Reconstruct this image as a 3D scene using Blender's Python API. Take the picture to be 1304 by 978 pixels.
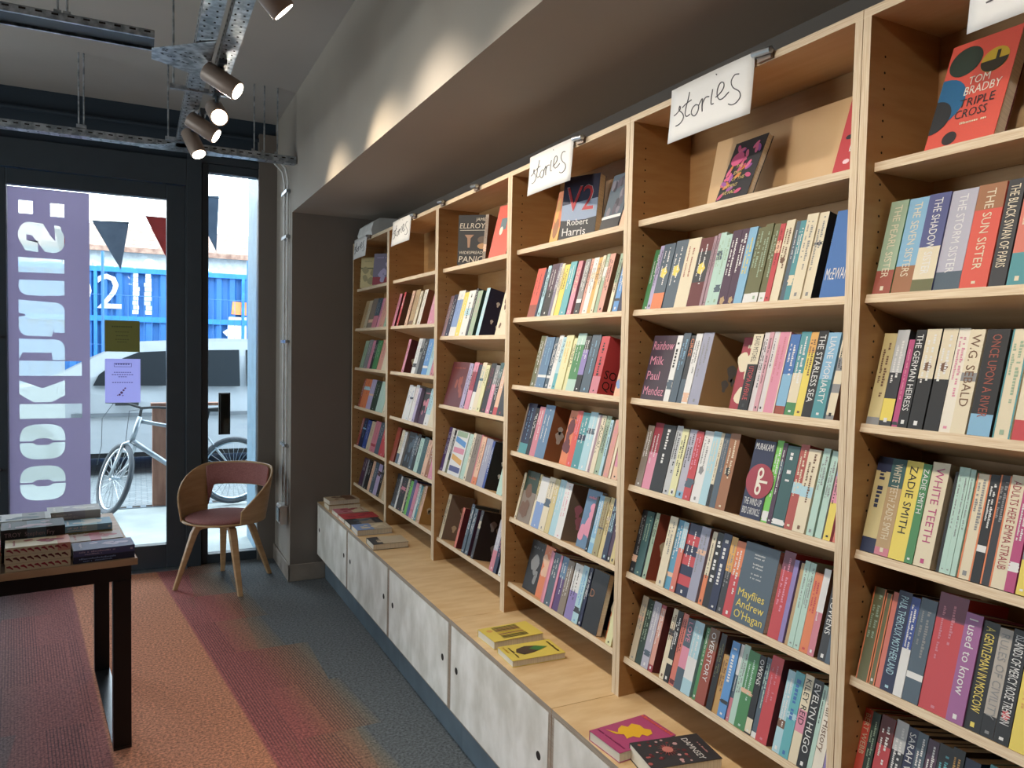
import bpy, bmesh, math, random
from mathutils import Matrix, Vector
random.seed(7)
for o in list(bpy.data.objects): bpy.data.objects.remove(o, do_unlink=True)
SC = bpy.context.scene
COL = SC.collection
R = math.radians

# ---------------------------------------------------------------- camera, world, exposure
cam_d = bpy.data.cameras.new('camera'); cam = bpy.data.objects.new('camera', cam_d); COL.objects.link(cam)
cam_d.sensor_width = 36.0; cam_d.lens = 36.0 * 951.944 / 1304.0; cam_d.clip_end = 200
_r = Vector((0.89416, -0.44728, 0.02035)); _u = Vector((0.001746, 0.04894, 0.99880)); _f = Vector((0.44774, 0.89305, -0.04454))
M = Matrix(((_r.x, _u.x, -_f.x, -1.3112), (_r.y, _u.y, -_f.y, 0.0), (_r.z, _u.z, -_f.z, 1.58), (0, 0, 0, 1)))
cam.matrix_world = M
SC.camera = cam
vs = SC.view_settings
vs.view_transform = 'Standard'; vs.look = 'None'; vs.gamma = 1.0; vs.use_curve_mapping = False
vs.exposure = 0.14

SKY_STRENGTH = 7.2
SPOT_POWER = 30.0
w = bpy.data.worlds.new('world'); SC.world = w; w.use_nodes = True
wn = w.node_tree; wn.nodes.clear()
wo = wn.nodes.new('ShaderNodeOutputWorld'); wb = wn.nodes.new('ShaderNodeBackground')
wtc = wn.nodes.new('ShaderNodeTexCoord'); wsep = wn.nodes.new('ShaderNodeSeparateXYZ'); wr = wn.nodes.new('ShaderNodeValToRGB')
wn.links.new(wtc.outputs['Generated'], wsep.inputs[0]); wn.links.new(wsep.outputs['Z'], wr.inputs[0])
wr.color_ramp.elements[0].color = (0.94, 0.97, 1.0, 1); wr.color_ramp.elements[0].position = 0.0
wr.color_ramp.elements[1].color = (0.78, 0.89, 1.0, 1); wr.color_ramp.elements[1].position = 0.7
wn.links.new(wr.outputs[0], wb.inputs[0]); wb.inputs[1].default_value = SKY_STRENGTH
wn.links.new(wb.outputs[0], wo.inputs[0])

# window portals: the shopfront openings and the added left-wall window, for cleaner daylight sampling
def portal(x0, x1, z0, z1, y, side=False):
    l = bpy.data.lights.new('window_daylight', 'AREA'); l.shape = 'RECTANGLE'; l.size = x1 - x0; l.size_y = z1 - z0
    l.cycles.is_portal = True
    o = bpy.data.objects.new('window_daylight', l); COL.objects.link(o)
    if side: o.location = (y, (x0 + x1) / 2, (z0 + z1) / 2); o.rotation_euler = (R(90), 0, -R(90))
    else: o.location = ((x0 + x1) / 2, y, (z0 + z1) / 2); o.rotation_euler = (-R(90), 0, 0)
portal(-4.9, -0.5, 0.05, 2.8, 5.95)
portal(1.9, 4.6, 0.45, 2.5, -5.45, True)

# ---------------------------------------------------------------- helpers
def lin(c):
    return tuple(((v / 12.92) if v <= 0.04045 else ((v + 0.055) / 1.055) ** 2.4) for v in c)
def hx(s):
    s = s.lstrip('#'); return lin([int(s[i:i + 2], 16) / 255 for i in (0, 2, 4)])
PAL = {k: hx(v) for k, v in {
 'black': '1b1a1e', 'charcoal': '34343a', 'grey': '8c8b8c', 'pale grey': 'c3c4c6', 'white': 'e6e4e2', 'ivory': 'ece2d0', 'cream': 'e6d6b4', 'beige': 'cdb997',
 'greige': 'b5aa9e', 'taupe': '8d7b6b', 'brown': '7a5236', 'copper': 'a6683a', 'tan': 'bf9a64', 'ochre': 'c79540', 'khaki': 'a89a63', 'straw': 'd9c37f',
 'pale yellow': 'e4dfa2', 'yellow': 'efd42c', 'amber': 'e8a93a', 'orange': 'ea7a38', 'vermilion': 'e8472c', 'coral': 'e2725c', 'salmon': 'e09a86', 'peach': 'ecb894',
 'red': 'cf2f3a', 'crimson': 'a9243c', 'maroon': '6a1c22', 'rust': 'a3432a', 'brick red': 'b8483c', 'mulberry': '7c3350', 'rose': 'd6788a', 'pink': 'e58aa6', 'magenta': 'c23a7c',
 'orchid': 'a55a9c', 'mauve': 'a88490', 'plum': '4c2a48', 'aubergine': '3c2338', 'violet': '8f7cc0', 'lilac': 'b3a5cf', 'lilac grey': 'b7b4c6', 'lavender': '9fa0b8', 'purple': '5d3c7c', 'purple grey': '7d748f', 'indigo': '4f5590',
 'navy': '20284e', 'royal blue': '27489c', 'blue': '2f6fba', 'azure': '4f97dc', 'cerulean': '4a9bbf', 'cornflower blue': '7f9fd8', 'sky blue': '7db6da', 'light blue': 'a9d4e2', 'steel blue': '5b82a8', 'slate': '4c5f70',
 'teal': '3f97a0', 'turquoise': '52b2bd', 'dark teal': '2f5e60', 'mint': 'b2d6c8', 'sage': '9cb596', 'green': '3f8c4f', 'lime green': '6fce3a', 'dark green': '243f30', 'olive': '6c6b3e',
 'floral white': 'dcd2d4', 'floral pink': 'd99aa6', 'page': 'e2d8c4'}.items()}
def mute(c, k=0.88, s=0.84):
    g = .3 * c[0] + .55 * c[1] + .15 * c[2]; return tuple(max(0, (g + (v - g) * s) * k) for v in c)
PAL = {k: mute(v) for k, v in PAL.items()}

def newmat(name, base=(0.5, 0.5, 0.5), rough=0.6, metal=0.0, noise=0.06, nscale=8.0, stretch=(1, 1, 1), bump=0.0, bscale=None, coat=0.0, base2=None, ramp=(0.35, 0.65)):
    m = bpy.data.materials.new(name); m.use_nodes = True; nt = m.node_tree; p = nt.nodes['Principled BSDF']
    p.inputs['Roughness'].default_value = rough; p.inputs['Metallic'].default_value = metal
    p.inputs['Coat Weight'].default_value = coat
    tc = nt.nodes.new('ShaderNodeTexCoord'); mp = nt.nodes.new('ShaderNodeMapping'); mp.inputs['Scale'].default_value = stretch
    nt.links.new(tc.outputs['Object'], mp.inputs[0])
    n = nt.nodes.new('ShaderNodeTexNoise'); n.inputs['Scale'].default_value = nscale; n.inputs['Detail'].default_value = 5
    nt.links.new(mp.outputs[0], n.inputs['Vector'])
    cr = nt.nodes.new('ShaderNodeValToRGB'); nt.links.new(n.outputs['Fac'], cr.inputs[0])
    b2 = base2 if base2 else tuple(min(1, c * (1 + noise * 2.2)) for c in base)
    b1 = base if base2 else tuple(c * (1 - noise * 2.2) for c in base)
    cr.color_ramp.elements[0].position = ramp[0]; cr.color_ramp.elements[1].position = ramp[1]
    cr.color_ramp.elements[0].color = (*b1, 1); cr.color_ramp.elements[1].color = (*b2, 1)
    nt.links.new(cr.outputs[0], p.inputs['Base Color'])
    if bump:
        n2 = nt.nodes.new('ShaderNodeTexNoise'); n2.inputs['Scale'].default_value = bscale or nscale * 6; n2.inputs['Detail'].default_value = 3
        nt.links.new(mp.outputs[0], n2.inputs['Vector'])
        b = nt.nodes.new('ShaderNodeBump'); b.inputs['Strength'].default_value = bump; b.inputs['Distance'].default_value = 0.01
        nt.links.new(n2.outputs['Fac'], b.inputs['Height']); nt.links.new(b.outputs[0], p.inputs['Normal'])
    return m
MATS = {}
MATS['ply'] = newmat('birch_ply_shaded', hx('a1774a'), 0.5, nscale=5, stretch=(1.5, 1.2, 9), base2=hx('aa8456'), bump=0.03)  # darker than the shelf ply: the side panels' shade is put into the colour
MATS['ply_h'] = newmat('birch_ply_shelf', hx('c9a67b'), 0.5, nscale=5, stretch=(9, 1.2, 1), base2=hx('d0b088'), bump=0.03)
MATS['ply_edge'] = newmat('ply_edge', hx('c2a88a'), 0.6, nscale=40, stretch=(10, 0.3, 10), base2=hx('d6c4a8'))
MATS['ply_edge_v'] = newmat('ply_edge_upright', hx('c2a88a'), 0.6, nscale=40, stretch=(10, 10, 0.3), base2=hx('d6c4a8'))
MATS['counter'] = newmat('counter_ply', hx('cfae80'), 0.42, nscale=7, stretch=(1.0, 3.5, 1), base2=hx('dec297'), bump=0.02)
MATS['counter_edge'] = newmat('counter_edge', hx('8f8172'), 0.6, nscale=30, stretch=(10, 0.3, 10), base2=hx('a59888'))
MATS['door_ply'] = newmat('whitewashed_ply', hx('cfccc2'), 0.5, nscale=4.5, stretch=(1, 2.2, 1.3), base2=hx('eeece6'), bump=0.03)
MATS['hole'] = newmat('dark_hole', hx('1c130c'), 0.9)
MATS['plinth'] = newmat('blue_grey_plinth', hx('63707a'), 0.55)
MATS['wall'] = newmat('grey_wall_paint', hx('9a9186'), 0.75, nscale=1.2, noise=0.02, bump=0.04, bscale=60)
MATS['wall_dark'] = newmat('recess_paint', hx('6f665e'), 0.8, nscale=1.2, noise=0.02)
MATS['ceiling'] = newmat('ceiling_paint', hx('aeaaa4'), 0.85, nscale=0.8, noise=0.04)
MATS['navywall'] = newmat('dark_blue_paint', hx('26333f'), 0.7, nscale=1.5, noise=0.04)
MATS['frame'] = newmat('anthracite_frame', hx('30383f'), 0.42, nscale=10, noise=0.02)
MATS['black_steel'] = newmat('black_steel', hx('131315'), 0.38, metal=0.4)
MATS['zinc'] = newmat('galvanised_steel', hx('8d959c'), 0.32, metal=0.85, nscale=30, base2=hx('c6ccd2'), ramp=(0.4, 0.6))
MATS['steel'] = newmat('brushed_steel', hx('b8bcc0'), 0.3, metal=0.9)
MATS['spot'] = newmat('spot_taupe', hx('8c7a6e'), 0.45, metal=0.2)
MATS['white'] = newmat('white_plastic', hx('dcdcda'), 0.5)
MATS['paper'] = newmat('white_paper', hx('dcdad8'), 0.7, noise=0.01)
MATS['ink'] = newmat('grey_marker_ink', hx('56555a'), 0.7)
MATS['skirting'] = newmat('skirting_paint', hx('8f8378'), 0.6)
MATS['cushion'] = newmat('dusky_pink_fabric', hx('8f5b58'), 0.9, nscale=120, base2=hx('a36c66'), bump=0.3, bscale=300)
MATS['chair_ply'] = newmat('chair_oak_veneer', hx('b08a60'), 0.45, nscale=6, stretch=(1, 1, 8), base2=hx('bf9a70'))
MATS['table_wood'] = newmat('table_oak', hx('a48464'), 0.5, nscale=5, stretch=(1, 8, 4), base2=hx('b8987a'))
MATS['page'] = newmat('page_paper', PAL['page'], 0.8, nscale=3, stretch=(1, 1, 120), noise=0.05)

def attr_mat(name, rough=0.42, coat=0.15):
    m = bpy.data.materials.new(name); m.use_nodes = True; nt = m.node_tree; p = nt.nodes['Principled BSDF']
    a = nt.nodes.new('ShaderNodeAttribute'); a.attribute_name = 'Col'
    n = nt.nodes.new('ShaderNodeTexNoise'); n.inputs['Scale'].default_value = 60; n.inputs['Detail'].default_value = 3
    mx = nt.nodes.new('ShaderNodeMix'); mx.data_type = 'RGBA'; mx.blend_type = 'MULTIPLY'; mx.inputs[0].default_value = 0.18
    nt.links.new(a.outputs['Color'], mx.inputs[6]); nt.links.new(n.outputs['Color'], mx.inputs[7]); nt.links.new(mx.outputs[2], p.inputs['Base Color'])
    p.inputs['Roughness'].default_value = rough
    return m
MATS['cover'] = attr_mat('printed_cover', 0.55)

class MB:
    def __init__(s): s.v = []; s.f = []; s.m = []; s.c = []
    def poly(s, pts, m=0, c=(1, 1, 1)):
        b = len(s.v); s.v.extend(tuple(p) for p in pts); s.f.append(tuple(range(b, b + len(pts)))); s.m.append(m); s.c.append(c)
    def mesh(s, verts, faces, m=0, c=(1, 1, 1)):
        b = len(s.v); s.v.extend(tuple(p) for p in verts)
        for f in faces: s.f.append(tuple(b + i for i in f)); s.m.append(m); s.c.append(c)
    def box(s, x0, x1, y0, y1, z0, z1, m=0, c=(1, 1, 1), fm=None):
        V = [(x0, y0, z0), (x1, y0, z0), (x1, y1, z0), (x0, y1, z0), (x0, y0, z1), (x1, y0, z1), (x1, y1, z1), (x0, y1, z1)]
        F = {'-z': (0, 3, 2, 1), '+z': (4, 5, 6, 7), '-y': (0, 1, 5, 4), '+x': (1, 2, 6, 5), '+y': (2, 3, 7, 6), '-x': (3, 0, 4, 7)}
        b = len(s.v); s.v.extend(V)
        for k, f in F.items():
            s.f.append(tuple(b + i for i in f)); s.m.append((fm or {}).get(k, m)); s.c.append(c)
    def cyl(s, p, q, r, n=12, m=0, c=(1, 1, 1), r2=None, cap=True):
        p = Vector(p); q = Vector(q); d = (q - p).normalized(); a = d.orthogonal().normalized(); b = d.cross(a)
        r2 = r if r2 is None else r2; base = len(s.v)
        for P, rr in ((p, r), (q, r2)):
            for i in range(n):
                t = 2 * math.pi * i / n; s.v.append(tuple(P + (a * math.cos(t) + b * math.sin(t)) * rr))
        for i in range(n):
            j = (i + 1) % n; s.f.append((base + i, base + j, base + n + j, base + n + i)); s.m.append(m); s.c.append(c)
        if cap:
            s.f.append(tuple(base + i for i in reversed(range(n)))); s.m.append(m); s.c.append(c)
            s.f.append(tuple(base + n + i for i in range(n))); s.m.append(m); s.c.append(c)
    def tube(s, pts, r, n=8, m=0, c=(1, 1, 1), closed=False):
        pts = [Vector(p) for p in pts]; N = len(pts); rings = []; up = None
        for i, p in enumerate(pts):
            a = pts[(i - 1) % N] if (closed or i > 0) else p; b = pts[(i + 1) % N] if (closed or i < N - 1) else p
            d = (b - a).normalized()
            if up is None: up = d.orthogonal().normalized()
            up = (up - d * up.dot(d)).normalized(); sd = d.cross(up); base = len(s.v); rings.append(base)
            rr = r[i] if isinstance(r, (list, tuple)) else r
            for k in range(n):
                t = 2 * math.pi * k / n; s.v.append(tuple(p + (up * math.cos(t) + sd * math.sin(t)) * rr))
        for i in range(N if closed else N - 1):
            A = rings[i]; B = rings[(i + 1) % N]
            for k in range(n):
                j = (k + 1) % n; s.f.append((A + k, A + j, B + j, B + k)); s.m.append(m); s.c.append(c)
        if not closed:
            s.f.append(tuple(rings[0] + k for k in reversed(range(n)))); s.m.append(m); s.c.append(c)
            s.f.append(tuple(rings[-1] + k for k in range(n))); s.m.append(m); s.c.append(c)
    def build(s, name, mats, parent=None, loc=None, rot=None, smooth=False, color=False, mw=None):
        me = bpy.data.meshes.new(name); me.from_pydata(s.v, [], s.f)
        if not isinstance(mats, (list, tuple)): mats = [mats]
        for m in mats: me.materials.append(MATS[m] if isinstance(m, str) else m)
        me.polygons.foreach_set('material_index', s.m)
        if color:
            ca = me.color_attributes.new('Col', 'FLOAT_COLOR', 'CORNER'); buf = []
            for f, c in zip(s.f, s.c): buf.extend((c[0], c[1], c[2], 1.0) * len(f))
            ca.data.foreach_set('color', buf)
        if smooth: me.polygons.foreach_set('use_smooth', [True] * len(s.f))
        me.update()
        o = bpy.data.objects.new(name, me); COL.objects.link(o)
        if parent: o.parent = parent
        if loc: o.location = loc
        if rot: o.rotation_euler = rot
        if mw is not None: o.matrix_world = mw
        return o
def bevel(o, wd=0.003, seg=2):
    b = o.modifiers.new('bevel', 'BEVEL'); b.width = wd; b.segments = seg; b.limit_method = 'ANGLE'; b.angle_limit = R(40); return o
def empty(name, loc=(0, 0, 0), rz=0.0):
    o = bpy.data.objects.new(name, None); COL.objects.link(o); o.location = loc; o.rotation_euler = (0, 0, rz); o.empty_display_size = 0.05; return o
def tag(o, label=None, cat=None, group=None, kind=None):
    if label: o['label'] = label
    if cat: o['category'] = cat
    if group: o['group'] = group
    if kind: o['kind'] = kind
    return o
def struct(o): o['kind'] = 'structure'; return o

# lettering: glyph outlines of Blender's own font, cached
_tx = {}
def text_geo(s):
    if s in _tx: return _tx[s]
    cu = bpy.data.curves.new('lettering', 'FONT'); cu.body = s; cu.resolution_u = 2; cu.size = 1.0
    ob = bpy.data.objects.new('lettering', cu); me = bpy.data.meshes.new_from_object(ob)
    vs_ = [(v.co.x, v.co.y) for v in me.vertices]; fs = [tuple(p.vertices) for p in me.polygons]
    bpy.data.objects.remove(ob, do_unlink=True); bpy.data.curves.remove(cu); bpy.data.meshes.remove(me)
    if vs_:
        x0 = min(v[0] for v in vs_); x1 = max(v[0] for v in vs_)
        vs_ = [(v[0] - x0, v[1]) for v in vs_]; wd = x1 - x0
    else: wd = 1
    _tx[s] = (vs_, fs, wd); return _tx[s]
def put_text(mb, s, org, xd, yd, length=None, height=None, m=0, c=(1, 1, 1), shear=0.0, center=False):
    """letters along xd, tops towards yd; fitted to cap height (0.69 em) and length"""
    vs_, fs, wd = text_geo(s)
    if not fs: return
    sy = (height or 0.01) / 0.69; sx = sy
    if length and wd * sx > length: sx = length / wd
    off = -(wd * sx) / 2 if center else 0
    org = Vector(org); xd = Vector(xd); yd = Vector(yd)
    mb.mesh([org + xd * (off + v[0] * sx + shear * v[1] * sy) + yd * (v[1] * sy) for v in vs_], fs, m, c)
BOOK_ROWS = {
 'B2': (1.709, """18257 17899 green|r12|n; 17899 17699 lilac|n; 17699 17190 slate|b:0-.24:orange|m:yellow:.55; 17190 16656 slate|m:yellow:.55|c:white; 16656 16123 cream|c:rust|l2; 16123 15594 maroon|b:.35-.8:charcoal|m:yellow:.55; 15594 15483 mauve; 15483 15369 mauve; 15369 15149 mint|c:sage; 15149 14913 mint|c:sage; 14913 14588 plum|m:tan:.05|c:white; 14588 14309 plum|m:tan:.05|c:white; 14309 14027 sky blue|c:yellow; 14020 13762 olive|b:0-.12:white|c:sage; 13762 13514 olive|b:0-.12:white|c:sage; 13514 13298 olive|b:0-.12:white|c:sage; 13298 13138 red|c:maroon; 13138 12877 cream|m:brown:.5|c:brown; 12809 12674 slate; 12674 12508 teal|c:white; 12508 12193 cream|c:grey|h204; 12193 11926 cream|c:grey|h204|s:black; 11917 11687 black|f|r40|T:Mc; 11678 10984 blue|f|r1|T:McEWAN|c:white"""),
 'B3': (1.446, """18079 16979 aubergine|f|T:Rainbow/Milk/Paul/Mendez|c:pink; 16979 16741 white|c:black|B; 16741 16434 slate|c:sky blue; 16434 16220 charcoal|t:CIRCE|c:orange|b:0-.35:slate; 16220 15959 white|c:grey; 15926 15500 lavender|s:tan|c:grey|h200; 14824 14065 crimson|f|r45|c:cream; 14040 13707 black|b:.6-1:cream|t:DAVID MITCHELL|q:UTOPIA AVENUE|c:charcoal; 13707 13527 floral white; 13527 13385 floral pink; 13385 13231 floral white; 13231 12869 pink|E:cream|c:rose; 12869 12573 blue|b:0-.1:rust|b:.1-.5:sky blue; 12573 12285 teal|b:0-.15:green|b:.15-.5:cream; 12285 12058 yellow|b:.75-1:amber|c:brown; 12058 11779 black|t:THE STARLESS SEA|c:white; 11779 11442 sky blue|b:0-.45:teal|t:LIANE MORIARTY|c:white; 11414 11201 grey|b:.4-.55:cream|b:.7-.9:cream|b:.05-.3:cream|s:brown|c:black"""),
 'B4': (1.184, """18206 17904 taupe|n; 17904 17499 crimson|b:0-.55:pink|c:white; 17499 16919 black|B|c:white; 16919 16642 pale grey; 16642 16357 pale yellow|m:white:.06; 16357 16033 lilac grey|b:0-.1:sky blue; 16033 15740 red|c:pink; 15740 15390 white|c:grey|m:grey:.45; 15390 15101 light blue|c:cream; 15101 14976 cream|b:0-.3:black; 14976 14762 slate|c:grey; 14750 14390 copper|m:black:.5|s:brown|c:cream|h200; 13854 13176 navy|f|r1|K|T:MURAKAMI//////THE WIND-UP/BIRD CHRONICLE|c:white; 13176 12964 lime green|c:white; 12964 12825 plum|c:white; 12825 12449 dark teal|c:white|B; 12439 12190 brick red|b:.42-.55:light blue|c:cream; 12190 11845 cream|b:.42-.55:light blue|c:brown; 11794 11604 mint|c:grey; 11571 11392 mint|c:grey; 11350 11160 pink|b:0-.42:yellow|c:black|b:.72-1:cornflower blue; 11082 11004 coral"""),
 'B5': (0.918, """18411 18152 black|c:grey; 18152 17814 dark teal|c:sage; 17814 17742 black|n; 17719 17543 sage|s:rust; 17074 16732 cream|c:grey; 16732 16463 cerulean|c:white; 16463 16252 coral|b:.62-1:light blue|c:white; 16252 15741 navy|b:.14-.28:red|b:.42-.56:red|b:.70-.84:red|c:white; 15741 15386 lavender|c:grey|h200; 15299 15133 orange|b:.4-1:cream|c:black; 15133 14866 black|c:white|B; 14866 14578 navy|c:white|B; 14578 14356 charcoal|b:.55-1:amber|c:grey; 14356 14052 red|b:.55-1:orange|c:white; 14052 12932 slate|f|T:////Mayflies/Andrew/O'Hagan|c:yellow|S; 12831 12490 red|c:pink|b:.78-1:mulberry|h206; 12490 12354 violet|c:white|n; 12307 12199 tan|n; 12199 12042 mint|c:grey; 12042 11875 mint|c:grey; 11875 11643 orange|c:red|h180; 11643 11463 rose|b:.5-1:white|c:white|s:brown; 11373 11148 charcoal|t:DELIA OWENS|c:white; 11144 11016 slate|b:.5-1:peach"""),
 'B6': (0.655, """18263 17987 beige|c:grey; 17987 17691 dark green|c:sage; 17691 17365 lilac grey|c:white; 17365 17157 crimson|b:.1-.95:salmon|c:white|s:maroon; 16833 16622 cream|c:brown; 16622 16397 black|c:white|b:.25-.32:cream; 16397 16171 coral|c:maroon; 16171 15867 slate|b:.3-.6:pink|t:LOVE|c:pink; 15867 15492 light blue|c:white|b:.2-.5:white; 15413 15257 green|c:white|n; 15257 14891 rust|t:OVERSTORY|c:white|b:.72-1:brown|r0; 14826 14620 black|c:olive|s:brown; 14620 14402 ochre|h150|c:brown; 14402 14129 azure|c:white|B; 14129 14015 slate|b:0-.3:rose|b:.6-1:white; 14015 13809 mint|c:grey; 13809 13450 green|c:mint; 13450 13250 black|b:.02-.2:cream|t:OWENS|c:white; 13250 13078 slate|b:0-.07:white|c:mint; 13078 12720 red|c:rose|s:maroon|h206; 12548 12329 light blue|c:white|b:.3-.4:brown; 12329 12062 turquoise|c:blue|B; 12062 11815 cream|t:KILEY REID|c:black|b:.35-.6:pink; 11815 11549 black|t:EVELYN HUGO|c:white; 11549 11425 mint; 11425 11163 ivory|c:brown|t:A Tall History; 11135 10985 violet|b:.6-1:amber"""),
 'A2': (1.709, """10363 9964 green|b:0-.25:rust|b:.25-1:sage|t:THE PEARL SISTER|c:cream|h196; 9964 9528 sky blue|b:0-.28:copper|t:THE SEVEN SISTERS|c:cream|h196; 9528 9087 indigo|b:0-.12:olive|b:.12-.45:cream|t:THE SHADOW SISTER|c:white|h196; 9087 8589 lilac grey|b:0-.18:slate|t:THE STORM SISTER|c:white|h196; 8567 8068 vermilion|b:.75-1:copper|t:THE SUN SISTER|c:cream|h196; 8043 7757 charcoal|t:THE BLACK SWAN OF PARIS|c:cream|h196; 7739 7425 coral|b:0-.3:teal|c:cream"""),
 'A3': (1.446, """10395 10104 straw|c:brown|b:0-.08:grey; 10084 9816 charcoal|b:.55-1:pale grey|b:.05-.28:yellow|c:white; 9808 9677 magenta|c:pink|h178; 9677 9469 black|t:THE GERMAN HEIRESS|c:white; 9458 9155 black|b:.5-1:cream|c:white|m:brown:.62; 9138 8843 black|b:.5-1:cream|c:white|m:brown:.62; 8843 8619 ivory|c:pink; 8619 8334 cream|t:W.G. SEBALD|c:brown|b:.5-.58:grey; 8292 7890 black|b:0-.2:sky blue|t:ONCE UPON A RIVER|c:rust; 7866 7569 cream|E:teal|c:sage; 7540 7271 cream|b:0-.18:red|c:brown"""),
 'A4': (1.185, """10404 10074 navy|b:.15-.85:straw|B|c:navy; 10074 9757 tan|b:0-.08:rose|b:.7-1:dark teal|t:WHITE TEETH ZADIE SMITH|c:cream; 9757 9404 yellow|t:ZADIE SMITH|c:black|h198; 9404 9230 green|t:ZADIE SMITH|c:white; 9230 8880 cream|c:magenta|t:WHITE TEETH|s:beige|h203; 8771 8706 black|n; 8706 8599 mint|c:grey; 8599 8493 mint|c:grey; 8493 8389 mint|c:grey; 8361 8114 cream|E:orange|c:grey; 8114 7947 black|b:.28-.34:white|c:white; 7947 7754 charcoal|E:orange|c:grey; 7754 7523 cream|t:ADULTS HERE EMMA STRAUB|c:crimson; 7523 7356 magenta|c:white; 7341 7170 grey|b:0-.3:yellow"""),
 'A5': (0.918, """10363 10081 olive|E:orange|c:sage; 10081 9939 olive|E:orange|n; 9939 9808 coral|c:pink|n; 9808 9519 navy|t:PAUL THEROUX MOTHERLAND|c:light blue; 9519 9329 white|b:.48-1:royal blue|c:white; 9329 8993 slate|b:.22-.28:white|c:grey|h200; 8993 8433 red|b:.78-1:mulberry|c:rose|h222; 8433 8115 orchid|t:I used to know|c:white; 8115 7823 black|t:A GENTLEMAN IN MOSCOW|c:yellow; 7823 7591 greige|b:0-.2:black|t:RULES OF CIVILITY|c:grey; 7591 7335 black|t:ISLANDS OF MERCY ROSE TREMAIN|c:white|m:red:.25; 7316 6988 yellow|c:amber"""),
 'A6': (0.655, """10460 10273 vermilion|t:BERT WEBB|c:cream; 10273 10090 dark green|c:sage; 10054 9743 red|b:.7-1:maroon; 9743 9476 charcoal|b:.7-1:pale grey|c:white; 9476 9260 navy|t:SARAH WINMAN|c:white; 9260 9052 slate|c:white; 9052 8827 plum|b:.3-.7:magenta|c:white; 8827 8558 black|c:turquoise; 8558 8324 black|c:amber; 8324 8037 navy|c:turquoise; 7880 7737 teal; 7737 7189 pale grey"""),
 'C2': (1.709, """25414 24808 rust|b:.25-1:vermilion|c:maroon; 24808 24672 navy|n; 24672 24426 light blue; 24335 23809 black|c:white|b:.5-1:plum; 23809 23583 purple grey; 23583 23392 cream; 23392 23025 yellow|s:olive|n; 23025 22597 turquoise|c:white; 22523 22219 pink|b:.5-1:rose|c:cream; 21991 21663 charcoal|b:.2-.27:white|b:.27-1:grey; 21663 21490 salmon; 21490 21195 white|c:grey; 21195 20951 amber|n; 20951 20770 cream; 20770 20570 sage|c:white; 20527 20221 salmon|s:brown; 19978 19789 cream|b:.5-1:sage; 19699 19425 azure|c:white; 19425 19167 navy|c:white"""),
 'C3': (1.446, """25087 24745 olive; 24745 24602 grey; 24602 23987 steel blue|c:sky blue|b:.2-.25:white; 23987 23702 slate|b:.2-.25:white; 23702 23396 white|c:grey; 23396 23154 turquoise|b:.3-1:light blue; 23154 22663 pale yellow|c:amber; 22663 22415 pale yellow|n; 22415 21858 mint|b:.2-.8:green|c:white; 21858 21507 black|b:.3-.75:violet|c:white; 21507 20951 slate|c:sky blue; 20923 20448 rose|b:.3-1:red|c:black|B|s:red|U:SO/QU; 19881 19156 peach|f|r30|c:cornflower blue"""),
 'C4': (1.184, """26064 25944 taupe|n; 25944 25302 navy|c:sky blue|b:0-.2:teal; 25302 25013 black|n; 25013 24590 rose|c:white; 24590 23873 steel blue|c:white|s:copper; 23135 22368 orange|f|r25|c:maroon; 22323 21968 vermilion|c:pink; 21968 21465 teal|c:white|b:.5-.6:navy; 21465 21015 light blue|c:white; 21015 20877 white|n; 20877 20741 mauve|n; 20741 20483 cream|n; 20483 20209 sage|n; 20209 20047 light blue|n; 19929 19645 salmon|c:pink; 19645 19510 cream|n; 19448 19144 pink|b:0-.2:peach"""),
 'C5': (0.918, """26134 25973 cream|n; 25944 24938 taupe|f|b:.6-1:dark green|c:brown; 24938 24744 cream|b:.6-1:straw; 24744 24159 cornflower blue|c:white|b:.5-1:white; 24159 23726 cream|c:grey; 23726 23401 straw|c:white; 23401 22981 light blue|c:white; 22981 22519 white|c:pink|s:taupe|h200; 21780 20907 steel blue|f|r20|X|c:pink; 20907 20772 black|n; 20772 20460 sky blue|c:white; 20460 20136 khaki|c:brown; 20136 19907 straw|c:brown; 19907 19633 navy|c:light blue; 19633 19419 black|c:white|b:.1-.6:plum; 19419 19190 straw|n"""),
 'C6': (0.655, """25767 24675 black|f|r25|X|c:grey; 24626 23912 orange|f|r20|c:peach; 23912 23772 rose|n; 23772 23635 pink|n; 23635 23184 slate|c:white|n; 23184 23043 pink|n; 23043 22643 purple|c:white|b:.6-1:steel blue; 22643 22238 taupe|n; 22155 21650 white|b:0-.5:violet|c:black; 21650 21294 light blue|c:azure; 21294 21100 navy|c:white; 21054 20148 black|f|r5|T:/D//|c:copper; 20112 19550 orange|f|r40|c:cream; 19550 19230 pale yellow|t:HUMAN|c:black"""),
 'D2': (1.644, """34460 33984 mauve|c:white; 33984 33511 navy|n; 33511 32746 white|c:blue|b:.2-.8:cornflower blue; 32746 32233 yellow|c:white; 32233 31487 white|c:black|B; 31393 31189 charcoal|n; 31189 30661 sage|c:pink|s:dark green; 30262 29914 light blue|s:navy|c:white; 28465 27387 cream|f|r10|c:brown"""),
 'D3': (1.311, """34180 32006 maroon|f|r8|X|c:rust; 32006 31602 lilac|n; 31602 31413 navy|n; 31413 30911 pink|b:.4-.8:crimson; 30911 30512 white|b:.4-1:navy; 30512 30068 cream|c:turquoise; 30068 29704 pale yellow; 29635 29112 black|c:crimson; 29112 28717 grey|b:0-.6:pink; 28717 28331 black|b:.7-1:dark teal; 28331 27961 peach|b:0-.15:red|c:white; 27961 27311 charcoal|c:red"""),
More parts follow.
